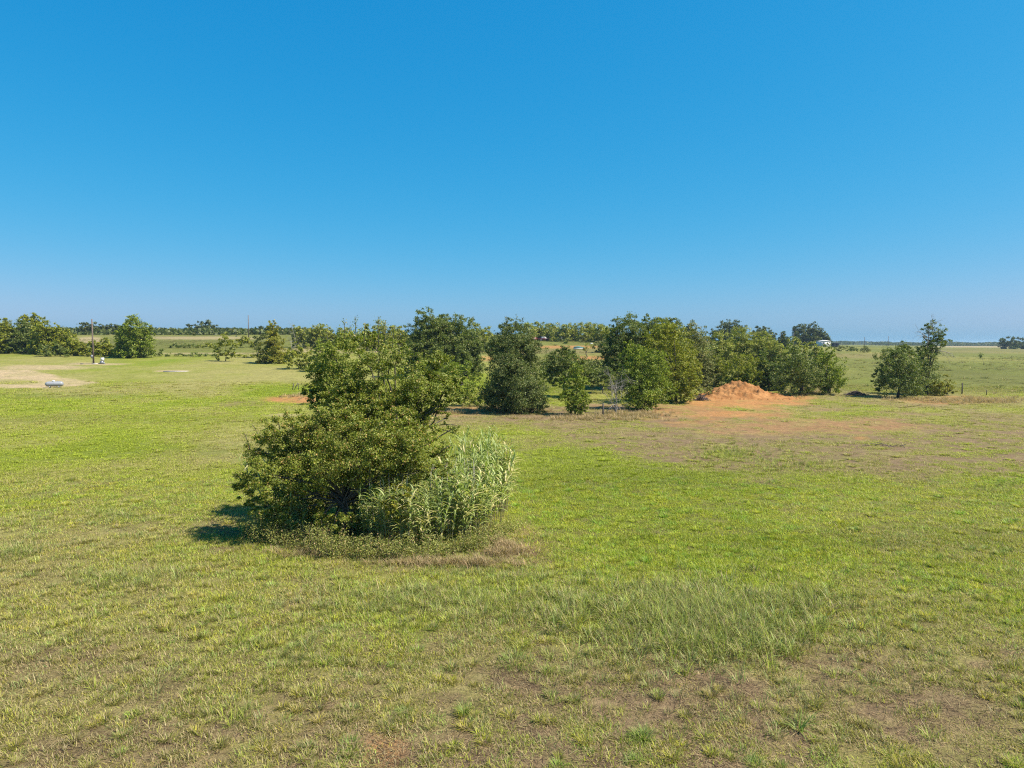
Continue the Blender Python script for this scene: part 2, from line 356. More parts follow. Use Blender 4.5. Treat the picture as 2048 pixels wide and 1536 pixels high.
# ------------------------------------------------------------------ grass: tufts scattered with geometry nodes
def blade_mesh(name, base, direc, length, width, bend, mat, segs=2, droop=1.0, tint=None):
    n = len(base); side = np.stack([-direc[:, 1], direc[:, 0], np.zeros(n)], 1)
    hor = np.stack([direc[:, 0], direc[:, 1], np.zeros(n)], 1); hor /= np.linalg.norm(hor, axis=1, keepdims=True) + 1e-9
    side /= np.linalg.norm(side, axis=1, keepdims=True) + 1e-9
    V = []; p = base.copy(); d = direc.copy(); prof = [1.0, .85, .6, .3][:segs] if segs > 2 else [1.0, .7]
    for k in range(segs):
        V += [p - side * (width * prof[k] / 2)[:, None], p + side * (width * prof[k] / 2)[:, None]]
        p = p + d * (length / segs)[:, None]
        d = d + hor * (bend * .5)[:, None] - np.array([0, 0, 1.]) * (bend * .55 * droop)[:, None]; d /= np.linalg.norm(d, axis=1, keepdims=True)
    V.append(p); V = np.stack(V, 1); m = 2 * segs + 1
    off = np.arange(n)[:, None] * m; q = [off + np.array([2 * k, 2 * k + 1, 2 * k + 3, 2 * k + 2]) for k in range(segs - 1)]
    t = off + np.array([2 * segs - 2, 2 * segs - 1, 2 * segs])
    if tint is None: tint = R.random(n)
    return mesh_np(name, V.reshape(-1, 3), [np.concatenate(q), t], mat, False, {'tint': ('FACE', 'FLOAT', np.concatenate([tint] * (segs - 1) + [tint]))})
def tuft(name, n, r, l0, l1, w0, w1, lean0, lean1, bend, mat, segs=2, radial=False, droop=1.0):
    a = R.random(n) * 2 * np.pi; rr = r * np.sqrt(R.random(n)); base = np.stack([rr * np.cos(a), rr * np.sin(a), np.full(n, -.01)], 1)
    az = a + R.normal(0, .5, n) if radial else R.random(n) * 2 * np.pi
    th = np.radians(lean0 + (lean1 - lean0) * R.random(n))
    d = np.stack([np.sin(th) * np.cos(az), np.sin(th) * np.sin(az), np.cos(th)], 1)
    return blade_mesh(name, base, d, l0 + (l1 - l0) * R.random(n), w0 + (w1 - w0) * R.random(n), bend * (.4 + R.random(n)), mat, segs, droop)
def grass_mat(name, straw=(.36, .29, .14), dry_lo=.55, trans=.35):
    m, nt = newmat(name); out = N(nt, 'ShaderNodeOutputMaterial')
    ic = N(nt, 'ShaderNodeAttribute', attribute_name='icol', attribute_type='INSTANCER'); idr = N(nt, 'ShaderNodeAttribute', attribute_name='idry', attribute_type='INSTANCER')
    a = N(nt, 'ShaderNodeAttribute', attribute_name='tint')
    lt = N(nt, 'ShaderNodeMath', operation='LESS_THAN'); nt.links.new(a.outputs['Fac'], lt.inputs[0]); nt.links.new(idr.outputs['Fac'], lt.inputs[1])
    wv = N(nt, 'ShaderNodeMath', operation='MULTIPLY'); wv.inputs[1].default_value = 7.31; nt.links.new(a.outputs['Fac'], wv.inputs[0])
    fr = N(nt, 'ShaderNodeMath', operation='FRACT'); nt.links.new(wv.outputs[0], fr.inputs[0])
    mr = N(nt, 'ShaderNodeMapRange'); mr.inputs[3].default_value = .5; mr.inputs[4].default_value = 1.55; nt.links.new(fr.outputs[0], mr.inputs[0])
    c = mixc(nt, ic.outputs['Color'], straw, lt.outputs[0])
    hs = N(nt, 'ShaderNodeHueSaturation'); nt.links.new(c, hs.inputs['Color']); nt.links.new(mr.outputs[0], hs.inputs['Value'])
    d = N(nt, 'ShaderNodeBsdfDiffuse'); t = N(nt, 'ShaderNodeBsdfTranslucent'); nt.links.new(hs.outputs[0], d.inputs[0])
    ct = mixc(nt, hs.outputs[0], (1.0, 1.1, .6), 1.0, 'MULTIPLY'); nt.links.new(ct, t.inputs[0])
    m1 = N(nt, 'ShaderNodeMixShader'); m1.inputs[0].default_value = trans; nt.links.new(d.outputs[0], m1.inputs[1]); nt.links.new(t.outputs[0], m1.inputs[2])
    gl = N(nt, 'ShaderNodeBsdfGlossy'); gl.inputs['Roughness'].default_value = .42; m2 = N(nt, 'ShaderNodeMixShader'); m2.inputs[0].default_value = .012; nt.links.new(m1.outputs[0], m2.inputs[1]); nt.links.new(gl.outputs[0], m2.inputs[2])
    nt.links.new(m2.outputs[0], out.inputs[0]); return m
GM = grass_mat('grass_blade')
def protos(name, meshes):
    c = bpy.data.collections.new(name)                       # not linked to the scene: only drawn through the scatter
    for i, me in enumerate(meshes):
        o = bpy.data.objects.new('%s_%02d' % (name, i), me); c.objects.link(o)
    return c
def scatter(name, P, rz, tilt, scl, idx, icol, idry, coll):
    me = bpy.data.meshes.new(name); P = np.asarray(P, np.float32); me.vertices.add(len(P)); me.vertices.foreach_set('co', P.ravel())
    n = len(P)
    for an, typ, val in (('rot', 'FLOAT_VECTOR', np.stack([tilt * np.cos(rz), tilt * np.sin(rz), rz], 1)), ('scl', 'FLOAT_VECTOR', scl), ('icol', 'FLOAT_COLOR', np.c_[icol, np.ones(n)]), ('idry', 'FLOAT', idry)):
        a = me.attributes.new(an, typ, 'POINT'); a.data.foreach_set('vector' if typ == 'FLOAT_VECTOR' else 'color' if typ == 'FLOAT_COLOR' else 'value', np.asarray(val, np.float32).ravel())
    a = me.attributes.new('pick', 'INT', 'POINT'); a.data.foreach_set('value', np.asarray(idx, np.int32))
    o = link(name, me, kind='stuff')
    ng = bpy.data.node_groups.new(name, 'GeometryNodeTree'); ng.is_modifier = True
    ng.interface.new_socket('Geometry', in_out='INPUT', socket_type='NodeSocketGeometry'); ng.interface.new_socket('Geometry', in_out='OUTPUT', socket_type='NodeSocketGeometry')
    gi, go = ng.nodes.new('NodeGroupInput'), ng.nodes.new('NodeGroupOutput'); ip = ng.nodes.new('GeometryNodeInstanceOnPoints'); ci = ng.nodes.new('GeometryNodeCollectionInfo')
    ci.inputs['Collection'].default_value = coll; ci.inputs['Separate Children'].default_value = True; ci.inputs['Reset Children'].default_value = True
    ip.inputs['Pick Instance'].default_value = True
    def na(attr, typ):
        q = ng.nodes.new('GeometryNodeInputNamedAttribute'); q.data_type = typ; q.inputs['Name'].default_value = attr; return q.outputs['Attribute']
    L = ng.links.new
    L(gi.outputs[0], ip.inputs['Points']); L(ci.outputs[0], ip.inputs['Instance']); L(na('pick', 'INT'), ip.inputs['Instance Index'])
    e2r = ng.nodes.new('FunctionNodeEulerToRotation'); L(na('rot', 'FLOAT_VECTOR'), e2r.inputs[0]); L(e2r.outputs[0], ip.inputs['Rotation'])
    L(na('scl', 'FLOAT_VECTOR'), ip.inputs['Scale']); L(ip.outputs[0], go.inputs[0])
    md = o.modifiers.new('scatter', 'NODES'); md.node_group = ng
    return o
def strew(dens, y0, y1, slope=.80):
    """random ground points between two depths, within a wedge a little wider than the view"""
    n = int(dens * slope * (y1 * y1 - y0 * y0)); y = np.sqrt(y0 * y0 + (y1 * y1 - y0 * y0) * R.random(n)); x = (2 * R.random(n) - 1) * slope * y
    return x, y
short_pr = protos('short_tuft', [tuft('short_tuft', 90, .34, .05, .14, .009, .016, 15, 75, .5, GM) for _ in range(6)] +
                                [tuft('longer_tuft', 70, .26, .09, .21, .009, .017, 10, 60, .6, GM) for _ in range(4)] +
                                [tuft('bunch_tuft', 130, .10, .10, .22, .008, .015, 12, 70, .5, GM, radial=True) for _ in range(4)])
X, Y, SC = [], [], []
for dens, y0, y1, s in ((34, 9.5, 17, 1.0), (22, 17, 28, 1.12), (9, 28, 46, 1.4), (3.0, 46, 80, 2.1), (1.0, 80, 125, 3.0)):
    x, y = strew(dens, y0, y1, .80 + 2.0 / y0); X.append(x); Y.append(y); SC.append(np.full(len(x), s))
X, Y, SC = map(np.concatenate, (X, Y, SC)); Z = terrain(X, Y); c, bare, g, u, v = fields(X, Y, Z)
keep = R.random(len(X)) > bare * np.where(Y > 40, 1.3, 1.05) - .06
clump = fbm(X / .75, Y / .75, 55, 3); nearf = np.clip((v - 1150) / 260, 0, 1) * np.clip(.45 + u / 1500, 0, 1)
keep &= R.random(len(X)) < (.50 + .75 * g) * (1 - nearf * (1 - np.clip(.30 + 3.4 * (clump - .34), 0, 1)))
X, Y, Z, SC, c, bare, g, v = (q[keep] for q in (X, Y, Z, SC, c, bare, g, v)); n = len(X)
gr = np.clip(.35 + .75 * g + R.normal(0, .16, n), 0, 1.1)[:, None]
ic = DRY * 1.25 + (GRN * 1.85 - DRY * 1.25) * np.clip(gr, 0, 1) + (LUSH * 1.7 - GRN * 1.7) * np.clip(gr - .8, 0, 1)
ic = ic * np.clip(c.sum(1) / (DRY + (GRN - DRY) * np.clip(g, 0, 1)[:, None]).sum(1), .72, 1.12)[:, None] * 1.1; hue = R.random(n)[:, None]; hue = np.where(Y[:, None] < 40, hue, .5); ic = np.where(hue < .18, ic * np.array((.82, 1.04, 1.3)), np.where(hue > .80, ic * np.array((1.22, 1.08, .9)), ic)) * np.where(Y < 30, R.uniform(.78, 1.22, n), R.uniform(.92, 1.08, n))[:, None]
kind = R.random(n); near = np.clip((v - 1100) / 300, 0, 1)
idx = np.where(kind < .74 - .20 * near, R.integers(0, 6, n), np.where(kind < .94 - .11 * near, R.integers(6, 10, n), R.integers(10, 14, n)))
s = SC * R.uniform(.7, 1.25, n); hz = np.where(Y > 46, .45, np.where(Y > 28, .72, 1.0)) * R.uniform(.7, 1.2, n)
scatter('short_grass', np.stack([X, Y, Z], 1), R.random(n) * 6.28, R.normal(0, .06, n), np.stack([s, s, s * hz], 1), idx, ic, np.clip(.50 - .40 * g + .35 * bare, .06, .85), short_pr)

# dead straw lying on the bare soil
lit_pr = protos('straw_tuft', [tuft('straw_tuft', 46, .42, .08, .26, .007, .013, 78, 92, .02, GM) for _ in range(4)])
x, y = strew(11, 9.5, 40); z = terrain(x, y); c, bare, g, u, v = fields(x, y, z); ok = R.random(len(x)) < .25 + .9 * bare
x, y, z = x[ok], y[ok], z[ok]; n = len(x); tone = R.random((n, 1)); ic = np.array((.10, .065, .045)) + np.array((.28, .21, .10)) * tone ** 1.5
scatter('dead_straw', np.stack([x, y, z + .015], 1), R.random(n) * 6.28, R.normal(0, .03, n), np.stack([R.uniform(.7, 1.3, n)] * 3, 1), R.integers(0, 4, n), ic, R.uniform(0, .4, n), lit_pr)

# taller coarse grass in drifts
tall_pr = protos('tall_tuft', [tuft('tall_tuft', 26, .22, .28, .62, .014, .030, 4, 40, .55, GM, segs=4, radial=True, droop=1.1) for _ in range(6)] +
                              [tuft('stalky_tuft', 14, .16, .35, .80, .010, .018, 2, 24, .30, GM, segs=4, radial=True) for _ in range(3)])
def drift(cu, cv, ru, rv, count):
    uu, vv = R.normal(cu, ru * .55, count), np.maximum(R.normal(cv, rv * .55, count), 720)
    return list(ground_many(uu, vv))
P, S0 = [], []
for cu, cv, ru, rv, cnt, sc in ((1380, 1225, 260, 50, 900, 1.0), (1440, 1280, 180, 50, 380, .92), (960, 1210, 260, 45, 330, .75), (800, 1195, 130, 25, 110, .8), (250, 1160, 120, 18, 95, .8), (25, 1110, 55, 16, 60, .8), (225, 1035, 50, 14, 60, .75),
                                (1470, 910, 90, 16, 190, .8), (1610, 930, 90, 14, 90, .8), (1990, 980, 60, 16, 60, .7), (1250, 1330, 420, 90, 120, .6), (400, 1330, 350, 90, 60, .6), (60, 1045, 60, 20, 40, .7),
                                (370, 1003, 34, 10, 30, .55), (86, 950, 16, 4, 14, .6), (140, 963, 10, 4, 9, .6), (256, 1005, 9, 5, 9, .6), (1560, 1420, 260, 60, 30, .6), (960, 1150, 120, 20, 70, .55),
                                (1700, 1380, 250, 60, 45, .55), (600, 1290, 90, 50, 60, .6), (470, 1440, 60, 25, 16, .6), (1720, 830, 60, 8, 60, .6), (1930, 850, 25, 6, 14, .8)):
    q = drift(cu, cv, ru, rv, cnt); P += q; S0 += [sc] * len(q)
P = np.array([tuple(p) for p in P]); n = len(P); S0 = np.array(S0)
BLUG = np.array((.275, .325, .110)); FRESH = np.array((.315, .350, .052))
mixv = R.random(n)[:, None]; ic = BLUG + (FRESH - BLUG) * np.clip(mixv * 1.3 - .2 + (P[:, 1:2] > 33) * .4, 0, 1)
s = S0 * R.uniform(.6, 1.15, n)
scatter('tall_grass', P, R.random(n) * 6.28, R.normal(0, .08, n), np.stack([s, s, s], 1), R.integers(0, 9, n), ic * R.uniform(.65, 1.3, (n, 1)), R.uniform(.12, .45, n), tall_pr)

# dry bleached grass along the fence line and round the mound
dry_pr = protos('dry_tuft', [tuft('dry_tuft', 40, .25, .25, .55, .012, .022, 6, 55, .5, GM, segs=3) for _ in range(4)])
P = []
for cu, cv, ru, rv, cnt in ((1620, 783, 45, 9, 150), (1960, 802, 90, 6, 200), (1260, 832, 70, 7, 150), (1000, 824, 100, 4, 120), (1180, 838, 120, 4, 90), (1850, 800, 90, 4, 90), (900, 1130, 110, 7, 70), (620, 1110, 60, 8, 40), (1010, 1100, 30, 22, 70), (600, 792, 30, 6, 40)):
    P += drift(cu, cv, ru, rv, cnt)
P = np.array([tuple(p) for p in P]); n = len(P); s = R.uniform(.5, 1.1, n) * np.where(P[:, 1] > 60, 1.6, 1.0)
ic = np.array((.36, .26, .14)) * R.uniform(.8, 1.2, (n, 1))
scatter('dry_grass', P, R.random(n) * 6.28, R.normal(0, .1, n), np.stack([s, s, s * .85], 1), R.integers(0, 4, n), ic, R.uniform(.1, .5, n), dry_pr)

x, y = strew(.055, 100, 320, .85); z = terrain(x, y); u, v = project(x, y, z); ok = ((v < 786) & (u > 1060)) | (v < 716); ok &= fbm(x / 25, y / 40, 95, 3) > .46
P = np.stack([x, y, z], 1)[ok]; n = len(P); s = R.uniform(1.1, 2.6, n)
scatter('pasture_grass', P, R.random(n) * 6.28, R.normal(0, .08, n), np.stack([s * 1.5, s * 1.5, s * .55], 1), R.integers(0, 6, n), np.array((.150, .165, .050)) * R.uniform(.55, 1.25, (n, 1)), R.uniform(.0, .5, n), tall_pr)

# ------------------------------------------------------------------ trees and shrubs
def leaves(C, A, NRM, L, W):
    A = A / (np.linalg.norm(A, axis=1, keepdims=True) + 1e-9); B = np.cross(NRM, A); B /= (np.linalg.norm(B, axis=1, keepdims=True) + 1e-9)
    V = np.stack([C - A * (L / 2)[:, None], C + B * (W / 2)[:, None], C + A * (L / 2)[:, None], C - B * (W / 2)[:, None]], 1)
    return V.reshape(-1, 3)
def unit(n):
    d = R.normal(size=(n, 3)); return d / np.linalg.norm(d, axis=1, keepdims=True)
def blob_leaves(c, rx, ry, rz, leaf, dens, sprig=.30, fill=.12, per=34):
    dens *= 1.32; fill = min(.42, fill + .2)
    """leaf centres and normals for one lobe of a crown, gathered in sprigs with gaps between them"""
    r = (rx * ry * rz) ** (1 / 3); n = max(30, int(dens * 4 * math.pi * r * r / (leaf * leaf * .62)))
    nc = max(7, n // per)
    lob = unit(9); d = unit(nc); d[:, 2] += .12; d /= np.linalg.norm(d, axis=1, keepdims=True)
    mx = (d @ lob.T).max(1); rr = (.74 + .42 * np.clip(mx, 0, 1) ** 4) * R.uniform(.78, 1.08, nc)
    ins = R.random(nc) < fill; rr[ins] *= R.uniform(.2, .8, ins.sum())
    cc = d * rr[:, None]
    k = R.integers(0, nc, n); sg = max(sprig * .5, leaf / r * .9)
    o = R.normal(0, sg * .55, (n, 3)) * np.array([1.1, 1.1, .75])
    q = cc[k] + o
    nrm = .7 * d[k] + np.array([0, 0, .45]) + R.normal(0, .58, (n, 3)); nrm /= np.linalg.norm(nrm, axis=1, keepdims=True)
    return np.asarray(c)[None] + q * np.array([rx, ry, rz]), nrm
def crown_mesh(name, blobs, leaf, dens, mat, org, sprig=.30, fill=.12, extra=None, aspect=.62, per=34):
    Cs, Ns = [], []
    for (c, rx, ry, rz) in blobs:
        a, b = blob_leaves(c, rx, ry, rz, leaf, dens, sprig, fill, per); Cs.append(a); Ns.append(b)
    if extra: Cs.append(extra[0]); Ns.append(extra[1])
    C, Nn = np.concatenate(Cs), np.concatenate(Ns)
    ok = C[:, 2] > terrain(C[:, 0], C[:, 1]) + .04; C, Nn = C[ok], Nn[ok]; n = len(C)
    L = leaf * R.uniform(.65, 1.35, n)
    V = leaves(C - np.asarray(org), R.normal(size=(n, 3)) + np.array([0, 0, -.3]), Nn, L, L * aspect * R.uniform(.8, 1.2, n))
    return mesh_np(name, V, [np.arange(4 * n).reshape(-1, 4)], mat, False, {'tint': ('FACE', 'FLOAT', R.random(n))})
def limb(mb, a, b, r0, r1, wob=.12, n=4, sides=5):
    a, b = Vector(a), Vector(b); L = (b - a).length; pts, rs = [], []
    for i in range(n + 1):
        t = i / n; p = a.lerp(b, t); p.z += .10 * L * math.sin(math.pi * t)
        if 0 < i < n: p += Vector(R.normal(0, wob * L * .25, 3))
        pts.append(p); rs.append(r0 + (r1 - r0) * t)
    mb.tube(pts, rs, sides); return pts
def twigs(mb, a, d, L, r, depth, spread=.6, gravity=0.0):
    a = Vector(a); d = Vector(d).normalized(); pts = [a]; p = a.copy(); n = 4
    for i in range(n):
        d = (d + Vector(R.normal(0, .16, 3)) + Vector((0, 0, -gravity * .2))).normalized(); p = p + d * (L / n); pts.append(p.copy())
    mb.tube(pts, [r * (1 - .7 * i / n) for i in range(n + 1)], 4, cap=False)
    if depth > 0:
        for i in range(R.integers(3, 5)):
            k = int(R.integers(1, n + 1)); dd = (d + Vector(R.normal(0, spread, 3))).normalized()
            twigs(mb, pts[k], dd, L * R.uniform(.45, .75), r * .45, depth - 1, spread, gravity)
def px(D): return D / F                # metres per pixel of the photograph
def tree(name, label, cat, D, bu, blobs, style, group=None, leaf=None, dens=.85, sprig=.30, stems=1, trunk=None, depth=.55, bark=BARK, fill=.12, shoots=None, aspect=.62, skirt=False, per=34):
    """blobs: (u, v, r[, squash]) seen lobes, given their own depth round D"""
    base = at(bu, 900, D); root = Vector((base.x, D, T(base.x, D)))
    t = thing(name, label, cat, root, 0, group); s = px(D); lf = leaf or max(.07, 1.33 * D / 682)
    if skirt:                          # foliage carried down to the grass under the listed tops
        vb = float(project(np.array(root.x), np.array(root.y), np.array(root.z))[1]); more = []
        for b in blobs:
            v_ = b[1]; q = 0
            while v_ + .5 * b[2] < vb - 1 and q < 6:
                v_ += b[2] * 1.15; q += 1
                if v_ > vb: break
                more.append((b[0] + R.normal(0, .3) * b[2], min(v_, vb - .3 * b[2]), b[2] * R.uniform(.85, 1.15)))
        blobs = list(blobs) + more
    ext = max(b[2] for b in blobs) * s; B = []
    for i, b in enumerate(blobs):
        r = b[2] * s * (1.17 if D > 60 else 1.04); off = (b[4] if len(b) > 4 else R.normal(0, depth * .8) * ext) if len(blobs) > 1 else 0.0
        c = at(b[0], b[1], D + off); sq = b[3] if len(b) > 3 else 1.0
        B.append((tuple(c), r, r * R.uniform(.9, 1.15), r * sq))
    zs = [b[0][2] for b in B]; h = max(zs) - root.z
    mb = MB(); tr = trunk or max(.05, h * .022)
    fork = root + Vector((0, 0, max(.3, .25 * h)))
    for k in range(stems):
        ft = fork + Vector((R.normal(0, .25), R.normal(0, .25), R.normal(0, .1))) * (1 if stems == 1 else h * .12)
        rt = root + Vector((R.normal(0, .12), R.normal(0, .12), -.1)) * (0.6 if stems == 1 else h * .1); rt.z = root.z - .1
        mb.tube([rt - root, rt.lerp(ft, .5) - root + Vector(R.normal(0, .03, 3)), ft - root], [tr * 1.25 / stems ** .4, tr / stems ** .4, tr * .8 / stems ** .4], 7)
        for j, b in enumerate(B):
            if j % stems == k:
                pts = limb(mb, ft - root, Vector(b[0]) - root, tr * .5 / stems ** .3, tr * .16, .12)
                for q in range(2):
                    limb(mb, pts[-1], Vector(b[0]) - root + Vector(R.normal(0, .3, 3)) * b[1], tr * .15, tr * .05, .1, 2, 4)
    extra = None
    if shoots:
        ec, en = [], []
        for (u0, v0, u1, v1) in shoots:
            off = R.normal(0, .4) * ext; a, b_ = at(u0, v0, D + off), at(u1, v1, D + off)
            limb(mb, a - root, b_ - root, .025, .008, .05, 4, 4)
            m = int((b_ - a).length / lf * 5)
            tt = R.random(m); cc = np.array([tuple(a.lerp(b_, q)) for q in tt]) + R.normal(0, lf * 1.0, (m, 3)); ec.append(cc); en.append(unit(m))
        extra = (np.concatenate(ec), np.concatenate(en))
    mb.build('trunk', bark, t, True)
    link('crown', crown_mesh('crown', B, lf, dens, LM[style], root, sprig, fill, extra, aspect, per), t)
    return t

# --- the big thicket in the middle of the field
tree('tree', 'tallest ragged tree with upright shoots, rising out of the thicket in mid field', 'tree', 31.0, 800,
     [(700, 692, 34), (662, 705, 26), (640, 752, 30), (748, 695, 27), (782, 722, 38), (718, 742, 46), (676, 786, 50), (742, 795, 58), (628, 785, 22), (838, 766, 44), (878, 752, 34), (908, 762, 24), (862, 802, 26),
      (800, 835, 46), (690, 838, 56), (762, 866, 58), (838, 830, 22), (648, 826, 34), (668, 735, 34), (800, 690, 16), (738, 668, 18), (903, 800, 20), (892, 836, 12), (908, 856, 11), (730, 850, 40), (855, 724, 26), (884, 722, 20), (926, 768, 16), (890, 780, 26), (860, 822, 22), (882, 810, 19), (836, 848, 22), (640, 800, 22), (672, 805, 38), (820, 800, 44)], 'tall', leaf=.076, dens=1.0, stems=3, trunk=.16,
     depth=.6, sprig=.36, fill=.16, per=85, shoots=[(690, 690, 688, 640), (710, 690, 712, 632), (728, 690, 731, 646), (757, 700, 756, 632), (770, 700, 771, 642), (785, 710, 789, 652), (660, 700, 652, 664), (800, 700, 806, 664), (700, 690, 700, 650), (745, 700, 744, 660), (880, 850, 922, 855), (870, 860, 918, 872), (900, 770, 935, 742)])
tree('shrub', 'broad dark green shrub filling the near side of the thicket beside the reeds', 'shrub', 28.0, 690,
     [(545, 872, 36), (585, 856, 33), (520, 903, 32), (500, 955, 30, 1, -.6), (480, 975, 18, 1, -.7), (540, 955, 44, 1, -.9), (598, 905, 48), (650, 868, 48), (556, 1008, 36, 1, -.6), (522, 1018, 26, 1, -.4), (640, 935, 52, 1, -.9), (704, 905, 56, 1, -.8),
      (762, 895, 54, 1, -.8), (820, 900, 46, 1, -.6), (868, 912, 38), (893, 932, 24), (668, 1050, 28, 1, -1.5), (648, 1028, 24, 1, -1.3), (690, 985, 46, 1, 1.6), (610, 1000, 42, 1, 1.3), (800, 945, 42, 1, .2), (840, 945, 30), (600, 960, 40, 1, .3), (740, 950, 44, 1, .2),
      (508, 1000, 24), (560, 1056, 22, 1, .6), (615, 1062, 30, 1, 1.5), (664, 1066, 26, 1, 1.6), (722, 1060, 28, 1, 1.5), (528, 1052, 16), (640, 1015, 44, 1, 2.0), (740, 1010, 42, 1, 1.8), (800, 1010, 34, 1, 1.2), (632, 852, 36), (690, 852, 40), (556, 866, 24), (575, 905, 38), (770, 872, 40), (835, 880, 36), (700, 1030, 14, 1, -1.2), (590, 990, 24, 1, -.9), (654, 806, 26, 1, 1.2), (676, 818, 36, 1, 1.0), (736, 828, 40, 1, 1.0), (798, 834, 38, 1, 1.0), (848, 862, 32, 1, .8), (690, 780, 30, 1, 1.6), (760, 790, 32, 1, 1.6)], 'bush', leaf=.076, dens=.98, stems=6, trunk=.12,
     depth=.5, sprig=.36, fill=.16, per=85, shoots=[(500, 900, 488, 866), (480, 980, 462, 966), (520, 880, 503, 848), (600, 850, 604, 826), (560, 860, 552, 832), (485, 960, 466, 950), (540, 860, 530, 838), (880, 905, 905, 890)])
tree('small_shrub', 'small leafy sapling growing among the reeds in front of the thicket', 'shrub', 26.2, 792, [(795, 990, 24), (785, 1015, 22), (800, 1035, 18)], 'yellow', leaf=.08, dens=.8, trunk=.03)

# --- nearest row of trees, along the fence
tree('tree', 'tall dark conical tree standing by itself beyond the thicket', 'tree', 79, 1030, [(1016, 656, 17), (1040, 655, 12), (1000, 698, 27), (1036, 690, 30), (1020, 738, 36), (1052, 738, 31), (1000, 778, 33), (1040, 788, 42), (984, 800, 23), (1066, 788, 28), (1076, 808, 18), (1020, 812, 26), (985, 690, 14), (1058, 700, 20)],
     'cedar', dens=1.7, fill=.25, shoots=[(1016, 660, 1012, 632), (1030, 660, 1034, 630), (1000, 690, 990, 664), (1042, 660, 1046, 634)])
tree('small_tree', 'slim bright leafy tree just beyond the dark conical tree', 'tree', 76, 1148, [(1152, 745, 15), (1142, 768, 19), (1162, 768, 16), (1150, 798, 22), (1148, 818, 17), (1130, 792, 12), (1170, 800, 12), (1166, 822, 9)], 'green', dens=1.3, shoots=[(1152, 740, 1150, 722)])
tree('shrub', 'leafy thin stemmed shrub between the thicket and the dark conical tree', 'shrub', 86, 940, [(932, 788, 23), (945, 802, 17), (915, 778, 20), (962, 800, 14), (905, 795, 12)], 'green', dens=.75, stems=3)
tree('shrub', 'rounded dark shrub behind the slim bright tree', 'shrub', 100, 1128, [(1108, 718, 20), (1140, 714, 17), (1124, 738, 25), (1165, 740, 20), (1098, 745, 16), (1180, 752, 14), (1128, 705, 12), (1150, 735, 22), (1110, 750, 18)], 'dark', stems=2, dens=1.2, shoots=[(1126, 706, 1124, 690)])
tree('tree', 'full green tree with foliage to the ground, nearest beside the sparse twiggy tree', 'tree', 82, 1285, [(1268, 714, 24), (1292, 738, 35), (1262, 758, 31), (1312, 758, 32), (1284, 788, 33), (1272, 805, 22), (1306, 722, 21), (1328, 788, 20), (1300, 810, 16), (1252, 775, 22)], 'green', dens=1.0, fill=.2, sprig=.26, stems=3)
tree('tree', 'large olive green tree with foliage to the ground, against the dirt mound', 'tree', 92, 1352, [(1328, 672, 28), (1350, 698, 35), (1340, 738, 40), (1372, 738, 27), (1386, 758, 18), (1352, 775, 35), (1372, 786, 20), (1308, 690, 20), (1346, 665, 16), (1392, 735, 14), (1340, 795, 16)], 'olive', dens=1.0, fill=.2, sprig=.24, stems=3)
tree('tree', 'tall dark open crowned tree rising behind the two full green trees', 'tree', 112, 1262, [(1236, 650, 13), (1224, 682, 17), (1262, 640, 15), (1266, 664, 26), (1240, 690, 20), (1228, 658, 11), (1258, 700, 25), (1215, 700, 12)], 'dark', sprig=.36, shoots=[(1262, 640, 1258, 622), (1236, 650, 1234, 632)], skirt=True)
tree('tree', 'broad dark tree with a spiky top behind the large olive green tree', 'tree', 112, 1320, [(1292, 645, 12), (1310, 642, 11), (1345, 643, 11), (1330, 650, 14), (1310, 660, 20), (1355, 655, 12), (1290, 668, 20), (1335, 670, 22), (1360, 670, 14)], 'dark', sprig=.36, skirt=True)
tree('tree', 'grey green tree on the far side of the large olive green tree', 'tree', 118, 1404, [(1388, 668, 20), (1400, 692, 26), (1412, 725, 25), (1410, 758, 25), (1425, 770, 16), (1400, 775, 18)], 'grey', stems=2, skirt=True)
tree('bush', 'dull brownish bush at the foot of the dirt mound by the olive green tree', 'bush', 100, 1415, [(1412, 765, 16), (1420, 780, 11), (1405, 778, 12)], 'grey', stems=3, dens=.7)
tree('shrub', 'yellow green shrub standing behind the dirt mound crest', 'shrub', 114, 1482, [(1480, 736, 24), (1508, 742, 21), (1462, 758, 17), (1492, 764, 24), (1470, 775, 16)], 'olive', stems=4, skirt=True)
tree('shrub', 'dark shrub with one raised leafy branch behind the dirt mound', 'shrub', 113, 1535, [(1540, 738, 18), (1532, 765, 24), (1552, 770, 18), (1525, 718, 8), (1528, 704, 6), (1515, 775, 15)], 'dark', stems=4, shoots=[(1520, 725, 1534, 694)], skirt=True)
tree('tree', 'dark tree next to the low end of the dirt mound', 'tree', 104, 1598, [(1590, 708, 18), (1600, 735, 29), (1616, 758, 25), (1580, 760, 26), (1604, 772, 22), (1576, 735, 16), (1582, 695, 9)], 'dark', stems=3, dens=.95)
tree('tree', 'rounded green tree with pale lower leaves, beside the bleached grass', 'tree', 105, 1655, [(1655, 708, 15), (1655, 736, 27), (1672, 758, 21), (1642, 766, 21), (1660, 772, 18), (1682, 768, 9), (1645, 720, 15)], 'green', stems=3, dens=.9)
tree('tree', 'bushy dark green tree with foliage to the ground near the lone fence post', 'tree', 101, 1792, [(1798, 708, 17), (1790, 736, 28), (1778, 764, 23), (1810, 768, 26), (1762, 745, 13), (1806, 694, 9), (1772, 718, 18), (1818, 735, 22), (1824, 765, 22), (1756, 765, 14), (1818, 705, 14)], 'dark', stems=4, dens=.95, sprig=.36, shoots=[(1806, 700, 1808, 682), (1770, 715, 1764, 696)])
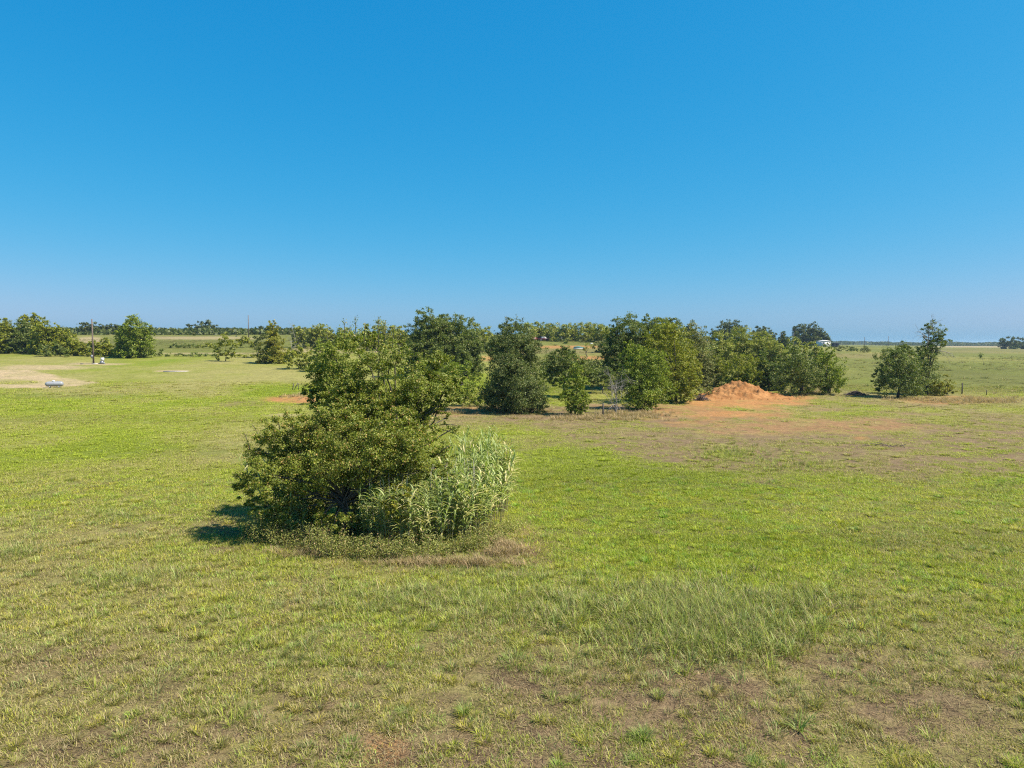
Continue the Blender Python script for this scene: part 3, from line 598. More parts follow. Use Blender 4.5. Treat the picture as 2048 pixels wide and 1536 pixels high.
dt = tree('tree', 'tree with bare dead branches above its crown near the lone fence post', 'tree', 106, 1852, [(1868, 664, 17), (1852, 658, 9), (1882, 680, 13), (1842, 700, 12), (1862, 700, 14), (1848, 732, 22), (1850, 764, 25), (1856, 784, 22), (1872, 690, 14), (1848, 715, 15), (1838, 750, 18), (1834, 778, 18)], 'dark', stems=1, sprig=.38)
r0 = dt.location
for (u0, v0, u1, v1, L, g) in ((1860, 672, 1845, 648, 1.5, 0), (1858, 676, 1826, 662, 2.7, 0), (1866, 668, 1866, 640, 1.9, 0), (1876, 676, 1890, 655, 1.5, 0), (1872, 700, 1905, 706, 2.6, .5)):
    a, b = at(u0, v0, 106), at(u1, v1, 106); mb = MB(); twigs(mb, a - r0, b - a, L, .065, 3, .5, g); mb.build('dead_branch', DEADWOOD, dt)
tree('bush', 'yellowish rounded bush at the foot of the tree with dead branches', 'bush', 104, 1892, [(1885, 772, 17), (1900, 778, 12), (1874, 780, 14)], 'yellow', stems=3)

tree('shrub', 'green shrub between the grey green tree and the dirt mound crest', 'shrub', 117, 1440, [(1440, 732, 18), (1446, 756, 18), (1434, 770, 14)], 'olive', stems=3)
tree('shrub', 'low dark shrub between the raised leafy branch and the low end of the mound', 'shrub', 112, 1563, [(1562, 738, 17), (1566, 764, 17), (1556, 776, 12)], 'dark', stems=3)
tree('mesquite_tree', 'pale mesquite behind the dark tree at the low end of the mound', 'tree', 168, 1592, [(1588, 690, 13), (1604, 694, 11)], 'mesq', skirt=True)
tree('mesquite_tree', 'pale mesquite behind the rounded green tree by the bleached grass', 'tree', 170, 1626, [(1624, 694, 11), (1636, 698, 9)], 'mesq', skirt=True)
tree('shrub', 'thin green shrub in the gap behind the slim bright tree', 'shrub', 110, 1088, [(1086, 738, 13), (1094, 752, 13), (1080, 756, 10)], 'green', stems=3)

# sparse twiggy tree by the fence
tp = at(1232, 900, 77); tp = Vector((tp.x, 77, T(tp.x, 77))); tw = thing('twiggy_tree', 'sparse grey twiggy tree with few leaves beside the short dark fence post', 'tree', tp)
mb = MB()
for (du, dv, L) in ((1226, 770, 2.6), (1216, 780, 2.4), (1240, 775, 2.6), (1232, 740, 2.6), (1222, 805, 1.4), (1246, 800, 1.8)):
    twigs(mb, (R.normal(0, .1), R.normal(0, .1), 0), at(du, dv, 77) - tp, L * 1.2, .055, 3, .45)
limb(mb, (0, 0, 1.1), at(1214, 822, 76.5) - tp, .05, .03); mb.build('trunk', DEADWOOD, tw)
BB = [(tuple(at(uu, vv, 77 + R.normal(0, .6))), r * px(77),) * 1 + (r * px(77),) * 2 for uu, vv, r in ((1225, 760, 13), (1212, 775, 11), (1240, 785, 13), (1222, 790, 12), (1246, 810, 11), (1205, 765, 8))]
link('crown', crown_mesh('crown', BB, .13, .16, LM['mesq'], tp, .5), tw)

# --- trees in the second row, centre
tree('tree', 'large dark leafy tree, left half of the pair behind the thicket', 'tree', 132, 850, [(850, 640, 19), (834, 668, 22), (872, 655, 24), (860, 695, 30), (828, 700, 20), (842, 720, 24), (880, 712, 24)], 'dark', dens=1.2, fill=.2, skirt=True)
tree('tree', 'large dark leafy tree draped with vines, further half of the pair behind the thicket', 'tree', 135, 915, [(890, 648, 18), (920, 653, 21), (940, 678, 22), (905, 685, 32), (942, 702, 14), (928, 715, 18), (895, 715, 24), (955, 690, 10), (880, 640, 10)], 'dark', dens=1.2, fill=.2, skirt=True)
tree('shrub', 'dark green shrub under the pair of large dark trees', 'shrub', 112, 905, [(918, 748, 23), (892, 745, 20), (948, 756, 15), (870, 755, 16), (935, 735, 12)], 'green', stems=3)
tree('bush', 'low hedge bush beyond the sparse twiggy tree', 'bush', 105, 1205, [(1195, 745, 15), (1212, 752, 14), (1185, 762, 12), (1204, 760, 12)], 'dark', stems=3, dens=1.2)

# --- left side
hedge = 'bushy trees in the overgrown hedge'
for lab, D, bu, bl, st in (
    ('hedge tree with a high umbrella shaped top above its neighbours', 222, 62, [(52, 634, 8, .7), (66, 634, 9, .7), (82, 641, 8), (70, 648, 10), (45, 648, 9)], 'olive'),
    ('wide rounded hedge tree at the very edge of the view', 203, 8, [(10, 652, 14), (-14, 660, 18), (22, 668, 15), (5, 690, 16)], 'olive'),
    ('high rounded hedge tree beneath the umbrella shaped top', 204, 45, [(42, 658, 15), (58, 668, 17), (34, 680, 14), (52, 690, 14)], 'dark'),
    ('broad yellow green hedge tree in the middle of the overgrown hedge', 200, 92, [(88, 655, 14), (105, 668, 16), (80, 675, 15), (98, 690, 13), (75, 692, 12)], 'olive'),
    ('sloping hedge tree where the overgrown hedge drops towards the pole', 200, 132, [(124, 668, 13), (140, 678, 14), (120, 690, 14), (146, 692, 12), (110, 660, 10)], 'olive'),
    ('low dark hedge bush in front of the middle of the overgrown hedge', 190, 100, [(92, 700, 10), (112, 698, 13), (128, 703, 8)], 'dark'),
    ('low leafy hedge bush at the lower end of the overgrown hedge', 192, 160, [(158, 690, 10), (168, 697, 10), (150, 702, 8)], 'olive'),
    ('low bush directly behind the wooden utility pole', 192, 200, [(188, 693, 11), (205, 695, 11), (215, 701, 9), (198, 702, 10), (212, 684, 8)], 'olive'),
    ('small bush between the wooden pole and the round leafy tree', 190, 236, [(232, 698, 9), (244, 702, 8), (228, 704, 7)], 'olive')):
    tree('hedge_tree', lab, 'tree', D, bu, bl, st, hedge, dens=1.35, sprig=.36, skirt=True, fill=.2, stems=2)
tree('tree', 'round leafy tree standing alone at the edge of the mown field', 'tree', 186, 270, [(270, 651, 18), (256, 668, 19), (286, 668, 17), (268, 690, 20), (296, 657, 9), (247, 655, 9), (285, 690, 14), (274, 705, 12), (240, 672, 9), (262, 640, 8)], 'green', sprig=.36, shoots=[(272, 640, 273, 628), (298, 655, 303, 648)], skirt=True)
tree('bush', 'dark bush at the foot of the round leafy tree', 'bush', 184, 250, [(246, 705, 8, .7), (258, 708, 7, .7), (295, 706, 7, .7)], 'dark', stems=3)
tree('small_tree', 'small open tree with a leaning trunk alone on the bright grass', 'tree', 172, 455, [(450, 681, 13), (438, 696, 10), (464, 694, 11), (455, 706, 9), (434, 712, 8), (466, 708, 6)], 'olive', sprig=.36)
tree('tree', 'conical vine draped tree with yellow green top beside a dead tree', 'tree', 166, 546, [(544, 648, 8), (546, 664, 13), (550, 684, 18), (536, 700, 16), (560, 704, 15), (522, 715, 9), (545, 714, 16)], 'yellow', sprig=.34, stems=2, skirt=True)
tree('shrub', 'dark shrub behind the conical vine draped tree', 'shrub', 185, 520, [(518, 680, 10), (512, 690, 8), (530, 672, 8)], 'oak', stems=2)
dpt = at(574, 900, 168); dpt = Vector((dpt.x, 168, T(dpt.x, 168))); dd = thing('dead_tree', 'pale leafless dead tree next to the conical vine draped tree', 'tree', dpt)
mb = MB(); twigs(mb, (0, 0, -.1), at(582, 650, 168) - dpt, 5.6, .16, 3, .45); twigs(mb, (0, 0, 2), at(610, 678, 168) - dpt, 4.0, .10, 2, .4, .4); mb.build('trunk', DEADWOOD, dd)
tree('shrub', 'spreading green shrub at the near side of the dead tree', 'shrub', 150, 600, [(590, 706, 17), (608, 716, 18), (582, 724, 11), (602, 732, 12), (574, 715, 9)], 'olive', stems=3)
tree('shrub', 'green shrub half hidden behind the thicket near the spreading shrub', 'shrub', 145, 636, [(640, 702, 18), (628, 728, 17), (650, 738, 15), (618, 735, 10), (645, 718, 16)], 'green', stems=3)
tree('bush', 'low grey bush by the leaning fence posts', 'bush', 88, 628, [(622, 778, 10), (634, 770, 12)], 'olive', stems=3)

mq = 'pale mesquite trees on the rise'
pos = ['first', 'second', 'third', 'fourth', 'fifth', 'sixth', 'seventh', 'eighth', 'ninth', 'tenth', 'eleventh', 'twelfth']
for i, (bu, D, bl) in enumerate(((598, 240, [(595, 662, 10), (606, 668, 9)]), (628, 235, [(622, 664, 10), (636, 660, 11), (630, 674, 9)]), (655, 230, [(652, 664, 12), (664, 672, 10)]), (690, 228, [(686, 668, 13), (700, 676, 12)]),
                               (735, 225, [(730, 670, 14), (742, 680, 12)]), (765, 222, [(762, 660, 14), (778, 668, 13), (758, 680, 12)]), (798, 225, [(795, 665, 13), (806, 676, 12)]))):
    tree('mesquite_tree', pos[i] + ' pale mesquite on the rise, counted from the dead tree', 'tree', D, bu, bl, 'mesq', mq, sprig=.4, skirt=True, dens=1.35)
mf = 'mesquite trees on the far rise'
for i, (bu, D, bl) in enumerate(((958, 290, [(955, 664, 10), (964, 670, 8)]), (978, 300, [(976, 668, 9)]), (1058, 300, [(1056, 662, 11), (1066, 668, 8)]), (1078, 305, [(1076, 656, 9), (1084, 662, 8)]), (1100, 300, [(1098, 664, 10), (1108, 660, 6)]),
                               (1126, 290, [(1122, 664, 10), (1132, 660, 8)]), (1146, 300, [(1144, 660, 9), (1150, 668, 7)]), (1164, 290, [(1162, 662, 10)]), (1180, 295, [(1178, 658, 10), (1186, 664, 8)]), (1200, 285, [(1196, 662, 11), (1206, 668, 8)]), (1216, 290, [(1214, 664, 9)]))):
    bl = [(q[0], q[1], q[2] * 1.3) for q in bl]
    tree('mesquite_tree', pos[i] + ' mesquite of the far rise row, counted from the thicket side', 'tree', D, bu, bl, 'mesq' if i % 3 else 'olive', mf, sprig=.45, skirt=True, dens=1.35)
tree('small_tree', 'thin dark tree sticking up above the row on the far rise', 'tree', 310, 1102, [(1100, 648, 6), (1104, 655, 6), (1096, 654, 4)], 'oak', dens=.6)
tree('small_tree', 'thin open tree above the pair of large dark trees', 'tree', 300, 942, [(938, 640, 5), (946, 638, 4), (940, 648, 5)], 'oak', dens=.6)
for lab, bu, D, bl in (('dull green scrub tree just showing between the pair of dark trees and the conical tree', 968, 215, [(962, 684, 10), (974, 690, 9)]),
                       ('low scrub tree on the slope peeping past the conical tree', 1072, 225, [(1068, 690, 8), (1080, 694, 6)]),
                       ('pale scrub tree on the slope against the tall open crowned tree', 1205, 210, [(1198, 690, 9), (1210, 686, 11)]),
                       ('small scrub bush under the far mesquite row near the tall open crowned tree', 1188, 150, [(1184, 728, 10), (1196, 724, 9)])):
    tree('scrub_tree', lab, 'tree', D, bu, bl, 'grey', 'scrub trees on the slope', sprig=.4, skirt=True, dens=1.2, stems=2)
tree('bush', 'pale rounded bush on the grass slope below the far mesquite row', 'bush', 270, 1136, [(1136, 682, 6), (1130, 685, 4)], 'mesq')
tree('small_tree', 'small lone tree with dark trunk on the slope beside the red dirt track', 'tree', 190, 1174, [(1174, 694, 6), (1182, 690, 4), (1168, 699, 4)], 'mesq', dens=.6, trunk=.13)
fm = 'pale mesquite trees behind the dirt mound'
for i, (bu, D, bl) in enumerate(((1442, 158, [(1440, 684, 18), (1430, 705, 16), (1452, 700, 17)]), (1484, 162, [(1482, 680, 20), (1470, 700, 17), (1498, 698, 16)]), (1526, 165, [(1522, 682, 18), (1540, 692, 16), (1516, 702, 16)]), (1558, 160, [(1556, 702, 14), (1570, 712, 10)]))):
    tree('mesquite_tree', pos[i] + ' pale mesquite behind the dirt mound, counted from the olive green tree', 'tree', D, bu, bl, 'mesq', fm, sprig=.4, skirt=True, dens=1.35)
# far oaks
fo = 'dark trees along the far skyline'
for lab, bu, D, bl in (('wide dark oak on the skyline above the mound mesquites', 1458, 420, [(1455, 653, 12), (1440, 660, 9), (1472, 654, 11), (1484, 661, 8), (1428, 664, 6), (1462, 666, 12)]),
                       ('lower dark oak on the skyline next to the wide one', 1522, 420, [(1520, 660, 9), (1532, 664, 9), (1512, 666, 8), (1545, 668, 7), (1526, 672, 10)]),
                       ('dark pointed tree between two thin poles on the skyline', 1567, 330, [(1567, 667, 4), (1567, 674, 7), (1570, 682, 10), (1562, 682, 8)]),
                       ('large dark oak towering over the small white shed', 1622, 480, [(1600, 660, 9), (1612, 662, 11), (1632, 660, 12), (1645, 670, 9), (1625, 672, 14), (1592, 658, 6), (1655, 676, 6), (1638, 680, 10), (1612, 682, 9)]),
                       ('small round tree top peeping behind the tall spiky topped trees', 1376, 330, [(1376, 655, 8), (1384, 660, 6)]),
                       ('near tree of the clump at the edge of the far field', 2018, 640, [(2008, 684, 7), (2020, 682, 8), (2012, 690, 6), (2026, 688, 7)]),
                       ('farther tree of the clump at the edge of the far field', 2042, 660, [(2036, 683, 8), (2048, 686, 9), (2040, 691, 7), (2062, 686, 9)]),
                       ('dark skyline tree just above the low end of the hedge', 176, 400, [(170, 656, 9), (184, 655, 9), (158, 658, 7)]),
                       ('dark skyline tree behind the top half of the wooden pole', 208, 410, [(200, 656, 8), (214, 657, 8)]),
                       ('dark skyline tree beside the crown of the round leafy tree', 236, 410, [(230, 655, 7), (242, 656, 7)]),
                       ('long low dark tree on the skyline beyond the round leafy tree', 324, 420, [(316, 661, 7), (330, 662, 7), (344, 664, 5)]),
                       ('dark skyline tree next to the largest skyline oak', 384, 420, [(380, 658, 7), (390, 657, 7)]),
                       ('largest dark skyline oak over the straw coloured field', 412, 420, [(404, 652, 8), (418, 652, 9), (428, 658, 8), (410, 660, 9)]),
                       ('small dark skyline tree between the oak and the thin far pole', 462, 420, [(455, 661, 5), (468, 662, 5)]),
                       ('smallest dark skyline tree at the foot of the thin far pole', 486, 420, [(480, 664, 4), (492, 665, 4)]),
                       ('dark skyline tree beyond the thin far pole', 516, 400, [(508, 664, 6), (522, 662, 7), (534, 660, 7)])):
    tree('oak_tree', lab, 'tree', D, bu, bl, 'oak', fo, sprig=.45, skirt=True, dens=1.35)
fb = 'low bushes scattered over the far fields'
for lab, bu, D, bl, st in (('long dark bush in the far field beyond the white shed', 1690, 330, [(1672, 697, 6, .8), (1684, 698, 6, .8), (1696, 699, 6, .8), (1706, 699, 5, .8)], 'grey'),
                           ('round dark bush at the end of the long far field bush', 1712, 325, [(1708, 700, 5), (1714, 700, 4)], 'dark'),
                           ('open bush standing alone in the far field past the round dark bush', 1732, 320, [(1730, 698, 6), (1737, 699, 5), (1726, 702, 4)], 'grey'),
                           ('tiny dark bush alone on the open pasture', 1961, 215, [(1961, 711, 4)], 'dark'),
                           ('small dark bush on the far hedge line next to the round leafy tree', 348, 235, [(348, 690, 6), (340, 694, 4)], 'dark'),
                           ('low long bush on the far hedge line', 372, 235, [(360 + 10 * k, 692, 5, .7) for k in range(4)], 'dark'),
                           ('low bush on the far hedge line behind the small open tree', 412, 235, [(402 + 10 * k, 692, 6, .7) for k in range(5)], 'olive'),
                           ('small bush in front of the far hedge line', 322, 190, [(322, 706, 6), (314, 709, 4)], 'dark'),
                           ('low scrub bush along the ditch before the small open tree', 380, 190, [(340 + 15 * k, 710 + (k % 3), 6 + (k % 2), .7) for k in range(7)], 'dark'),
                           ('low scrub bush along the ditch between the small open tree and the vine draped tree', 500, 185, [(478 + 14 * k, 712 + (k % 2), 6, .7) for k in range(4)], 'olive'),
                           ('bush on the bank between the small open tree and the vine draped tree', 486, 240, [(474, 686, 9), (486, 683, 10), (498, 682, 10), (508, 688, 9)], 'olive')):
    tree('bush', lab, 'bush', D, bu, bl, st, fb, sprig=.4, stems=2)

# far-off wood: one dark band on the horizon that reads as a single mass
Cs = []
for (u0, u1, D, h) in ((1660, 2300, 2300, 12), (1500, 1700, 1700, 9), (-500, 640, 432, 4.6), (1750, 2000, 1500, 8)):
    n = int((u1 - u0) * 26); uu = R.uniform(u0, u1, n); x = (uu - 1024) / F * D; hh = h * (.35 + .9 * fbm(x / (D * .018), x * 0 + D, 5, 3)); y = D + R.normal(0, 18, n)
    Cs.append(np.stack([x, y, terrain(x, y) + R.random(n) ** .8 * hh], 1))
C = np.concatenate(Cs); n = len(C); L = np.maximum(2.0, C[:, 1] / 682 * 1.5) * R.uniform(.7, 1.3, n)
V = leaves(C, unit(n), unit(n), L, L * .7)
link('distant_treeline', mesh_np('distant_treeline', V, [np.arange(4 * n).reshape(-1, 4)], LM['oak'], False, {'tint': ('FACE', 'FLOAT', R.random(n))}), kind='stuff')

# ------------------------------------------------------------------ reeds
def reed_leaf(name, L, W, arch):
    n = 6; V = []; p = np.zeros(3); th = math.radians(38)
    for i in range(n + 1):
        t = i / n; wd = W * (1 - t) ** .7 * (.7 + .6 * min(1, t * 5)) / 1.3 if i < n else 0
        fold = .25 * wd
        V += [(p[0], -wd / 2, p[2] + fold), (p[0], 0, p[2]), (p[0], wd / 2, p[2] + fold)]
        p = p + np.array([math.sin(th), 0, math.cos(th)]) * L / n; th += arch / n * (1.0 + t)
    q = []
    for i in range(n):
        for k in (0, 1): q.append((i * 3 + k, i * 3 + k + 1, i * 3 + k + 4, i * 3 + k + 3))
    q = np.array(q); return mesh_np(name, np.array(V), [q], LM['reed'], True, {'tint': ('FACE', 'FLOAT', np.full(len(q), R.random()))})
leafs = [reed_leaf('leaf', R.uniform(.60, .95), R.uniform(.075, .110), R.uniform(.7, 1.45)) for _ in range(12)]
def reed_proto(h):
    """stem points and leaf placements of one reed of unit height scale"""
    lean, az = R.uniform(.03, .24), R.random() * 6.28; pts = [Vector((lean * h * (i / 6) ** 2 * math.cos(az), lean * h * (i / 6) ** 2 * math.sin(az), h * i / 6)) for i in range(7)]
    mb = MB(); mb.tube(pts, [.016, .015, .014, .012, .010, .008, .004], 5, cap=False)
    m = 19; pl = []; a0 = R.random() * 6.28
    for k in range(m):
        t = .30 + .70 * k / (m - 1) if k else .25
        f = t * 6; i = min(5, int(f)); p = pts[i].lerp(pts[i + 1], f - i)
        pl.append((int(R.integers(0, 12)), p, a0 + k * math.pi + R.normal(0, .35), R.uniform(-.25, .25) - .35 * max(0, t - .75) / .25, R.uniform(.75, 1.1) * (1.0 if t < .9 else .7)))
    return mb.mesh('stem', REEDSTEM, True), pl
RP = [reed_proto(3.0) for _ in range(8)]
def joined(pl):
    V, Q, tn, off = [], [], [], 0
    for (li, p, az, tilt, sc) in pl:
        me = leafs[li]; v = np.empty(len(me.vertices) * 3, np.float32); me.vertices.foreach_get('co', v); v = v.reshape(-1, 3) * sc
        M = np.array(Euler((0, tilt, az)).to_matrix()); V.append(v @ M.T + np.array(p)); q = np.empty(len(me.polygons) * 4, np.int32); me.loops.foreach_get('vertex_index', q); Q.append(q.reshape(-1, 4) + off); off += len(v)
        tn.append(np.full(len(me.polygons), R.random()))
    return mesh_np('foliage', np.concatenate(V), [np.concatenate(Q)], LM['reed'], True, {'tint': ('FACE', 'FLOAT', np.concatenate(tn))})
RJ = [joined(pl) for _, pl in RP]
RL = {'front': ('leafy green reed on the sunlit front edge of the dense stand', 'reeds along the front edge of the stand'),
      'back': ('tall green reed crowded inside the stand behind its front edge', 'reeds inside the stand'),
      'shade': ('short dim reed in the shade under the broad dark shrub', 'reeds under the broad shrub')}
def reed(x, y, h, single, where):
    k = int(R.integers(0, 8)); t = thing('reed', RL[where][0], 'reed', (x, y, T(x, y)), R.random() * 6.28, RL[where][1])
    sc = h / 3.0; t.scale = (max(.8, sc ** .5), max(.8, sc ** .5), sc)
    link('stem', RP[k][0], t)
    if single:
        for (li, p, az, tilt, s) in RP[k][1]:
            o = link('leaf', leafs[li], t); o.location = p; o.rotation_euler = (0, tilt, az); o.scale = (s,) * 3
    else:
        link('foliage', RJ[k], t, kind='stuff')
# outline of the stand on the ground: front edge from the thicket round to the far end
front = [ground(732, 1096), ground(780, 1102), ground(840, 1105), ground(900, 1098), ground(950, 1084), ground(990, 1064), ground(1010, 1042), ground(1016, 1020)]
for i in range(68):
    f = R.random() * 6.999; k = int(f); p = front[k].lerp(front[k + 1], f - k); back = abs(R.normal(0, .25)); hh = np.interp(f, [0, 2, 4, 6, 7], [2.2, 2.25, 2.55, 2.9, 3.0]) * R.uniform(.72, 1.12)
    reed(p.x - .4 * back, p.y + back, hh, True, 'front')
for i in range(200):
    f = 7 * R.random() ** .75 * .999; k = int(f); p = front[k].lerp(front[k + 1], f - k); back = R.uniform(.3, 3.4); hh = np.interp(f, [0, 2, 4, 6, 7], [2.0, 2.2, 2.6, 3.0, 3.1]) * R.uniform(.70, 1.15) + .10 * back
    reed(p.x - R.uniform(.2, .9) * back, p.y + back, hh, False, 'back')
for i in range(26):
    p = ground(R.uniform(520, 610), R.uniform(1060, 1088)); reed(p.x, p.y + R.uniform(0, .6), R.uniform(1.6, 2.4), False, 'shade')
for i in range(3):
    p = ground(R.uniform(505, 520), R.uniform(1030, 1045)); reed(p.x, p.y, R.uniform(2.4, 3.0), False, 'shade')
for i in range(34):                    # bleached bare canes between the green ones
    f = R.uniform(.3, 5); k = int(f); p = front[k].lerp(front[k + 1], f - k); x, y = p.x - R.uniform(0, .8), p.y + R.uniform(.3, 2.2); h = R.uniform(2.2, 3.3)
    t = thing('dead_reed', 'bare grey dead reed standing upright among the green reeds', 'reed', (x, y, T(x, y)), 0, 'dead reeds among the green ones')
    a = R.random() * 6.28; l = R.uniform(0, .35); MB().tube([(0, 0, -.05), (l * .3 * math.cos(a), l * .3 * math.sin(a), h * .5), (l * math.cos(a), l * math.sin(a), h)], [.013, .011, .006], 4).build('stem', DEADWOOD, t)

# leafy weeds skirting the thicket
C, Nn = [], []; sm = MB()
edge = [ground(*q) for q in ((500, 1066), (530, 1085), (570, 1098), (640, 1108), (700, 1118), (780, 1122), (860, 1118), (930, 1106), (985, 1088), (1012, 1060))]
for i in range(420):
    f = R.random() * 8.999; k = int(f); p = edge[k].lerp(edge[k + 1], f - k); cl = float(vnoise(np.array([f * 2.3]), np.array([.5]), 88)[0]); p = p + Vector((R.normal(0, .35), abs(R.normal(0, .6)) - .5 * cl, 0)); h = R.uniform(.25, .85) * (.55 + .8 * cl) * np.interp(f, [0, 1, 4, 6, 9], [1.0, 1.45, 1.45, 1.0, .8])
    z = T(p.x, p.y); lean = R.normal(0, .15, 2); m = int(30 + 60 * h); tt = R.random(m)
    C.append(np.stack([p.x + lean[0] * tt * h * 2 + R.normal(0, .10, m), p.y + lean[1] * tt * h * 2 + R.normal(0, .10, m), z + tt * h], 1)); nn = unit(m); nn[:, 2] = abs(nn[:, 2]) + .3; Nn.append(nn)
    sm.tube([(p.x, p.y, z - .02), (p.x + lean[0] * 2 * h, p.y + lean[1] * 2 * h, z + h)], [.006, .003], 3, cap=False)
C, Nn = np.concatenate(C), np.concatenate(Nn); n = len(C); L = R.uniform(.04, .085, n)
ug = link('undergrowth', mesh_np('undergrowth', leaves(C, unit(n), Nn, L, L * .55), [np.arange(4 * n).reshape(-1, 4)], LM['weed'], False, {'tint': ('FACE', 'FLOAT', R.random(n))}), kind='stuff')
sm.build('stem', TWIG, ug)['kind'] = 'stuff'

# ------------------------------------------------------------------ dirt mound and brush piles
c0 = ground(1500, 796); nx, ny = 120, 80; MW, MD = 14.6, 8.6
xs, ys = np.meshgrid(np.linspace(-.5, .5, nx), np.linspace(-.5, .5, ny)); X, Y = xs * MW, ys * MD
crest = np.interp(xs.ravel(), [-.5, -.42, -.30, -.16, -.04, .08, .20, .34, .5], [0, .35, 1.15, 2.1, 2.35, 1.75, .85, .45, 0]).reshape(xs.shape)
prof = np.clip(1 - np.abs((ys - .12) / np.where(ys > .12, .36, .60)), 0, 1) ** 1.05
lump = (fbm(X / 1.6, Y / 1.6, 60, 4) - .5) * 1.3 + (fbm(X / .45, Y / .45, 64, 3) - .5) * .55
z = crest * prof + lump * np.clip(crest * prof * 1.4, 0, 1)
tr = np.sin((X * .8 + Y * .9) * 5.5); z -= .28 * np.clip(tr - .55, 0, 1) * ((X > .5) & (X < 4.5) & (Y < 1)) * np.clip(prof * 2, 0, 1)
z = np.where(np.minimum(.5 - abs(xs), .5 - abs(ys)) < .004, -.25, z)
wx, wy = X + c0.x, Y + c0.y + 1.6; V = np.stack([X, Y + 1.6, z + terrain(wx, wy) - c0.z - .02], -1).reshape(-1, 3)
i0 = (np.arange(ny - 1)[:, None] * nx + np.arange(nx - 1)[None]).ravel(); q = np.stack([i0, i0 + 1, i0 + nx + 1, i0 + nx], 1)
def dirt_mat():
    m, nt = newmat('orange_dirt'); out = N(nt, 'ShaderNodeOutputMaterial'); p = N(nt, 'ShaderNodeBsdfPrincipled')
    f = noise(nt, .7, 5, .65); f2 = noise(nt, 5, 4, .7)
    c = mixc(nt, (.245, .108, .036), (.385, .195, .074), ramp(nt, f, .35, .65)); c = mixc(nt, c, (.17, .075, .034), ramp(nt, f2, .55, .75))
    nt.links.new(c, p.inputs['Base Color']); p.inputs['Roughness'].default_value = .95; p.inputs['Specular IOR Level'].default_value = .1
    b = N(nt, 'ShaderNodeBump'); b.inputs['Strength'].default_value = .7; b.inputs['Distance'].default_value = .15; nt.links.new(f2, b.inputs['Height']); nt.links.new(b.outputs[0], p.inputs['Normal'])
    nt.links.new(p.outputs[0], out.inputs[0]); return m
DIRT = dirt_mat()
mo = link('dirt_mound', mesh_np('dirt_mound', V, [q], DIRT, False)); mo.location = c0; tag(mo, 'heap of bare orange dirt in front of the row of dark trees', 'dirt mound')
# loose clods round the foot of the mound
cv, cq = [], []
for i in range(420):
    a = R.random() * 6.28; rr = R.uniform(.75, 1.25) ; x, y = c0.x + math.cos(a) * MW * .46 * rr, c0.y + 1.2 + math.sin(a) * MD * .46 * rr
    h = .05 + .22 * R.random() ** 3; b0 = len(cv); k = 5; zb = T(x, y) + .01
    for j in range(k):
        q_ = j * 6.28 / k + R.random() * .6; cv.append((x + math.cos(q_) * h * R.uniform(.7, 1.4), y + math.sin(q_) * h * R.uniform(.7, 1.4), zb - .03))
    cv.append((x + R.normal(0, .3) * h, y + R.normal(0, .3) * h, zb + h))
    cq += [(b0 + j, b0 + (j + 1) % k, b0 + k) for j in range(k)]
link('dirt_clods', mesh_np('dirt_clods', np.array(cv), [np.array(cq)], DIRT, False), kind='stuff')
def brush(label, u, v, wd, h, nst=130):
    p = ground(u, v); mb = MB()
    for i in range(nst):
        a = R.random() * 6.28; x, y = R.normal(0, wd * .28), R.normal(0, wd * .18); hh = h * math.exp(-(x / (wd * .4)) ** 2) * R.random()
        d = Vector((math.cos(a), math.sin(a), R.normal(0, .25))).normalized() * R.uniform(.4, 1.1)
        mb.tube([Vector((x, y, hh + .03)) - d * .5, Vector((x, y, hh + .10)), Vector((x, y, hh + .03)) + d * .5], [.03, .028, .012], 4, cap=False)
    o = mb.build('brush_pile', TWIG); o.location = p; tag(o, label, 'brush pile')
brush('dark heap of dead twigs between the two groups of trees', 1711, 791, 2.6, .55, 200)
brush('heap of dead twigs at the olive green tree end of the dirt mound', 1401, 801, 1.7, .7, 120)
brush('thin scatter of dead twigs lying in the brown grass before the mound', 1762, 893, 2.6, .02, 12)

# ------------------------------------------------------------------ posts and poles
def post(label, u, v, h, r, lean=(0, 0), group=None, D=None):
    p = ground(u, v); t = thing('fence_post', label, 'fence post', p, 0, group)
    MB().tube([(0, 0, -.1), (lean[0] * .5, lean[1] * .5, h * .5), (lean[0], lean[1], h)], [r, r * .95, r * .85], 7).build('post', POST, t); return t
post('dark upright fence post standing alone at the pasture edge', 1924, 788, 1.75, .10)
post('short thin fence post farther along the pasture edge', 1973, 791, .85, .06)
post('short dark fence post beside the sparse twiggy tree', 1206, 832, 1.4, .10)
post('leaning fence post, outermost of three by the thicket', 585, 780, 1.05, .075, (.22, 0))
post('most tilted fence post, middle of three by the thicket', 588, 780.5, 1.1, .075, (.62, .1))
post('upright thin fence post, innermost of three by the thicket', 597, 780, 1.05, .05)
post('thin dark post on the slope by the red dirt track', 1079, 697, 1.3, .10)

pb = at(193.5, 900, 164); pb = Vector((pb.x, 164, T(pb.x, 164)))
up = thing('utility_pole', 'tall bare wooden utility pole with a grey box near its foot', 'pole', pb)
hh = at(193.5, 638, 164).z - pb.z; MB().tube([(0, 0, -.2), (-.03, 0, hh * .5), (-.06, 0, hh)], [.20, .17, .13], 9).build('pole', WOOD, up, True)
MB().box((-.26, -.2, 1.75), (.36, .22, .75)).build('meter_box', GREYM, up); MB().tube([(-.26, -.2, .05), (-.26, -.2, 1.4)], [.04, .04], 6).build('conduit', GREYM, up)
pump = pb + Vector((2.25, -.4, 0)); pump.z = T(pump.x, pump.y)
wp = thing('pump_box', 'small white upright box on a grey metal base beside the wooden pole', 'box', pump)
MB().box((.15, 0, 1.12), (.66, .5, .78), .15, .92).build('cover', WHITE, wp); MB().box((0, 0, .36), (.8, .6, .72), .1, .8).build('base', GREYM, wp)
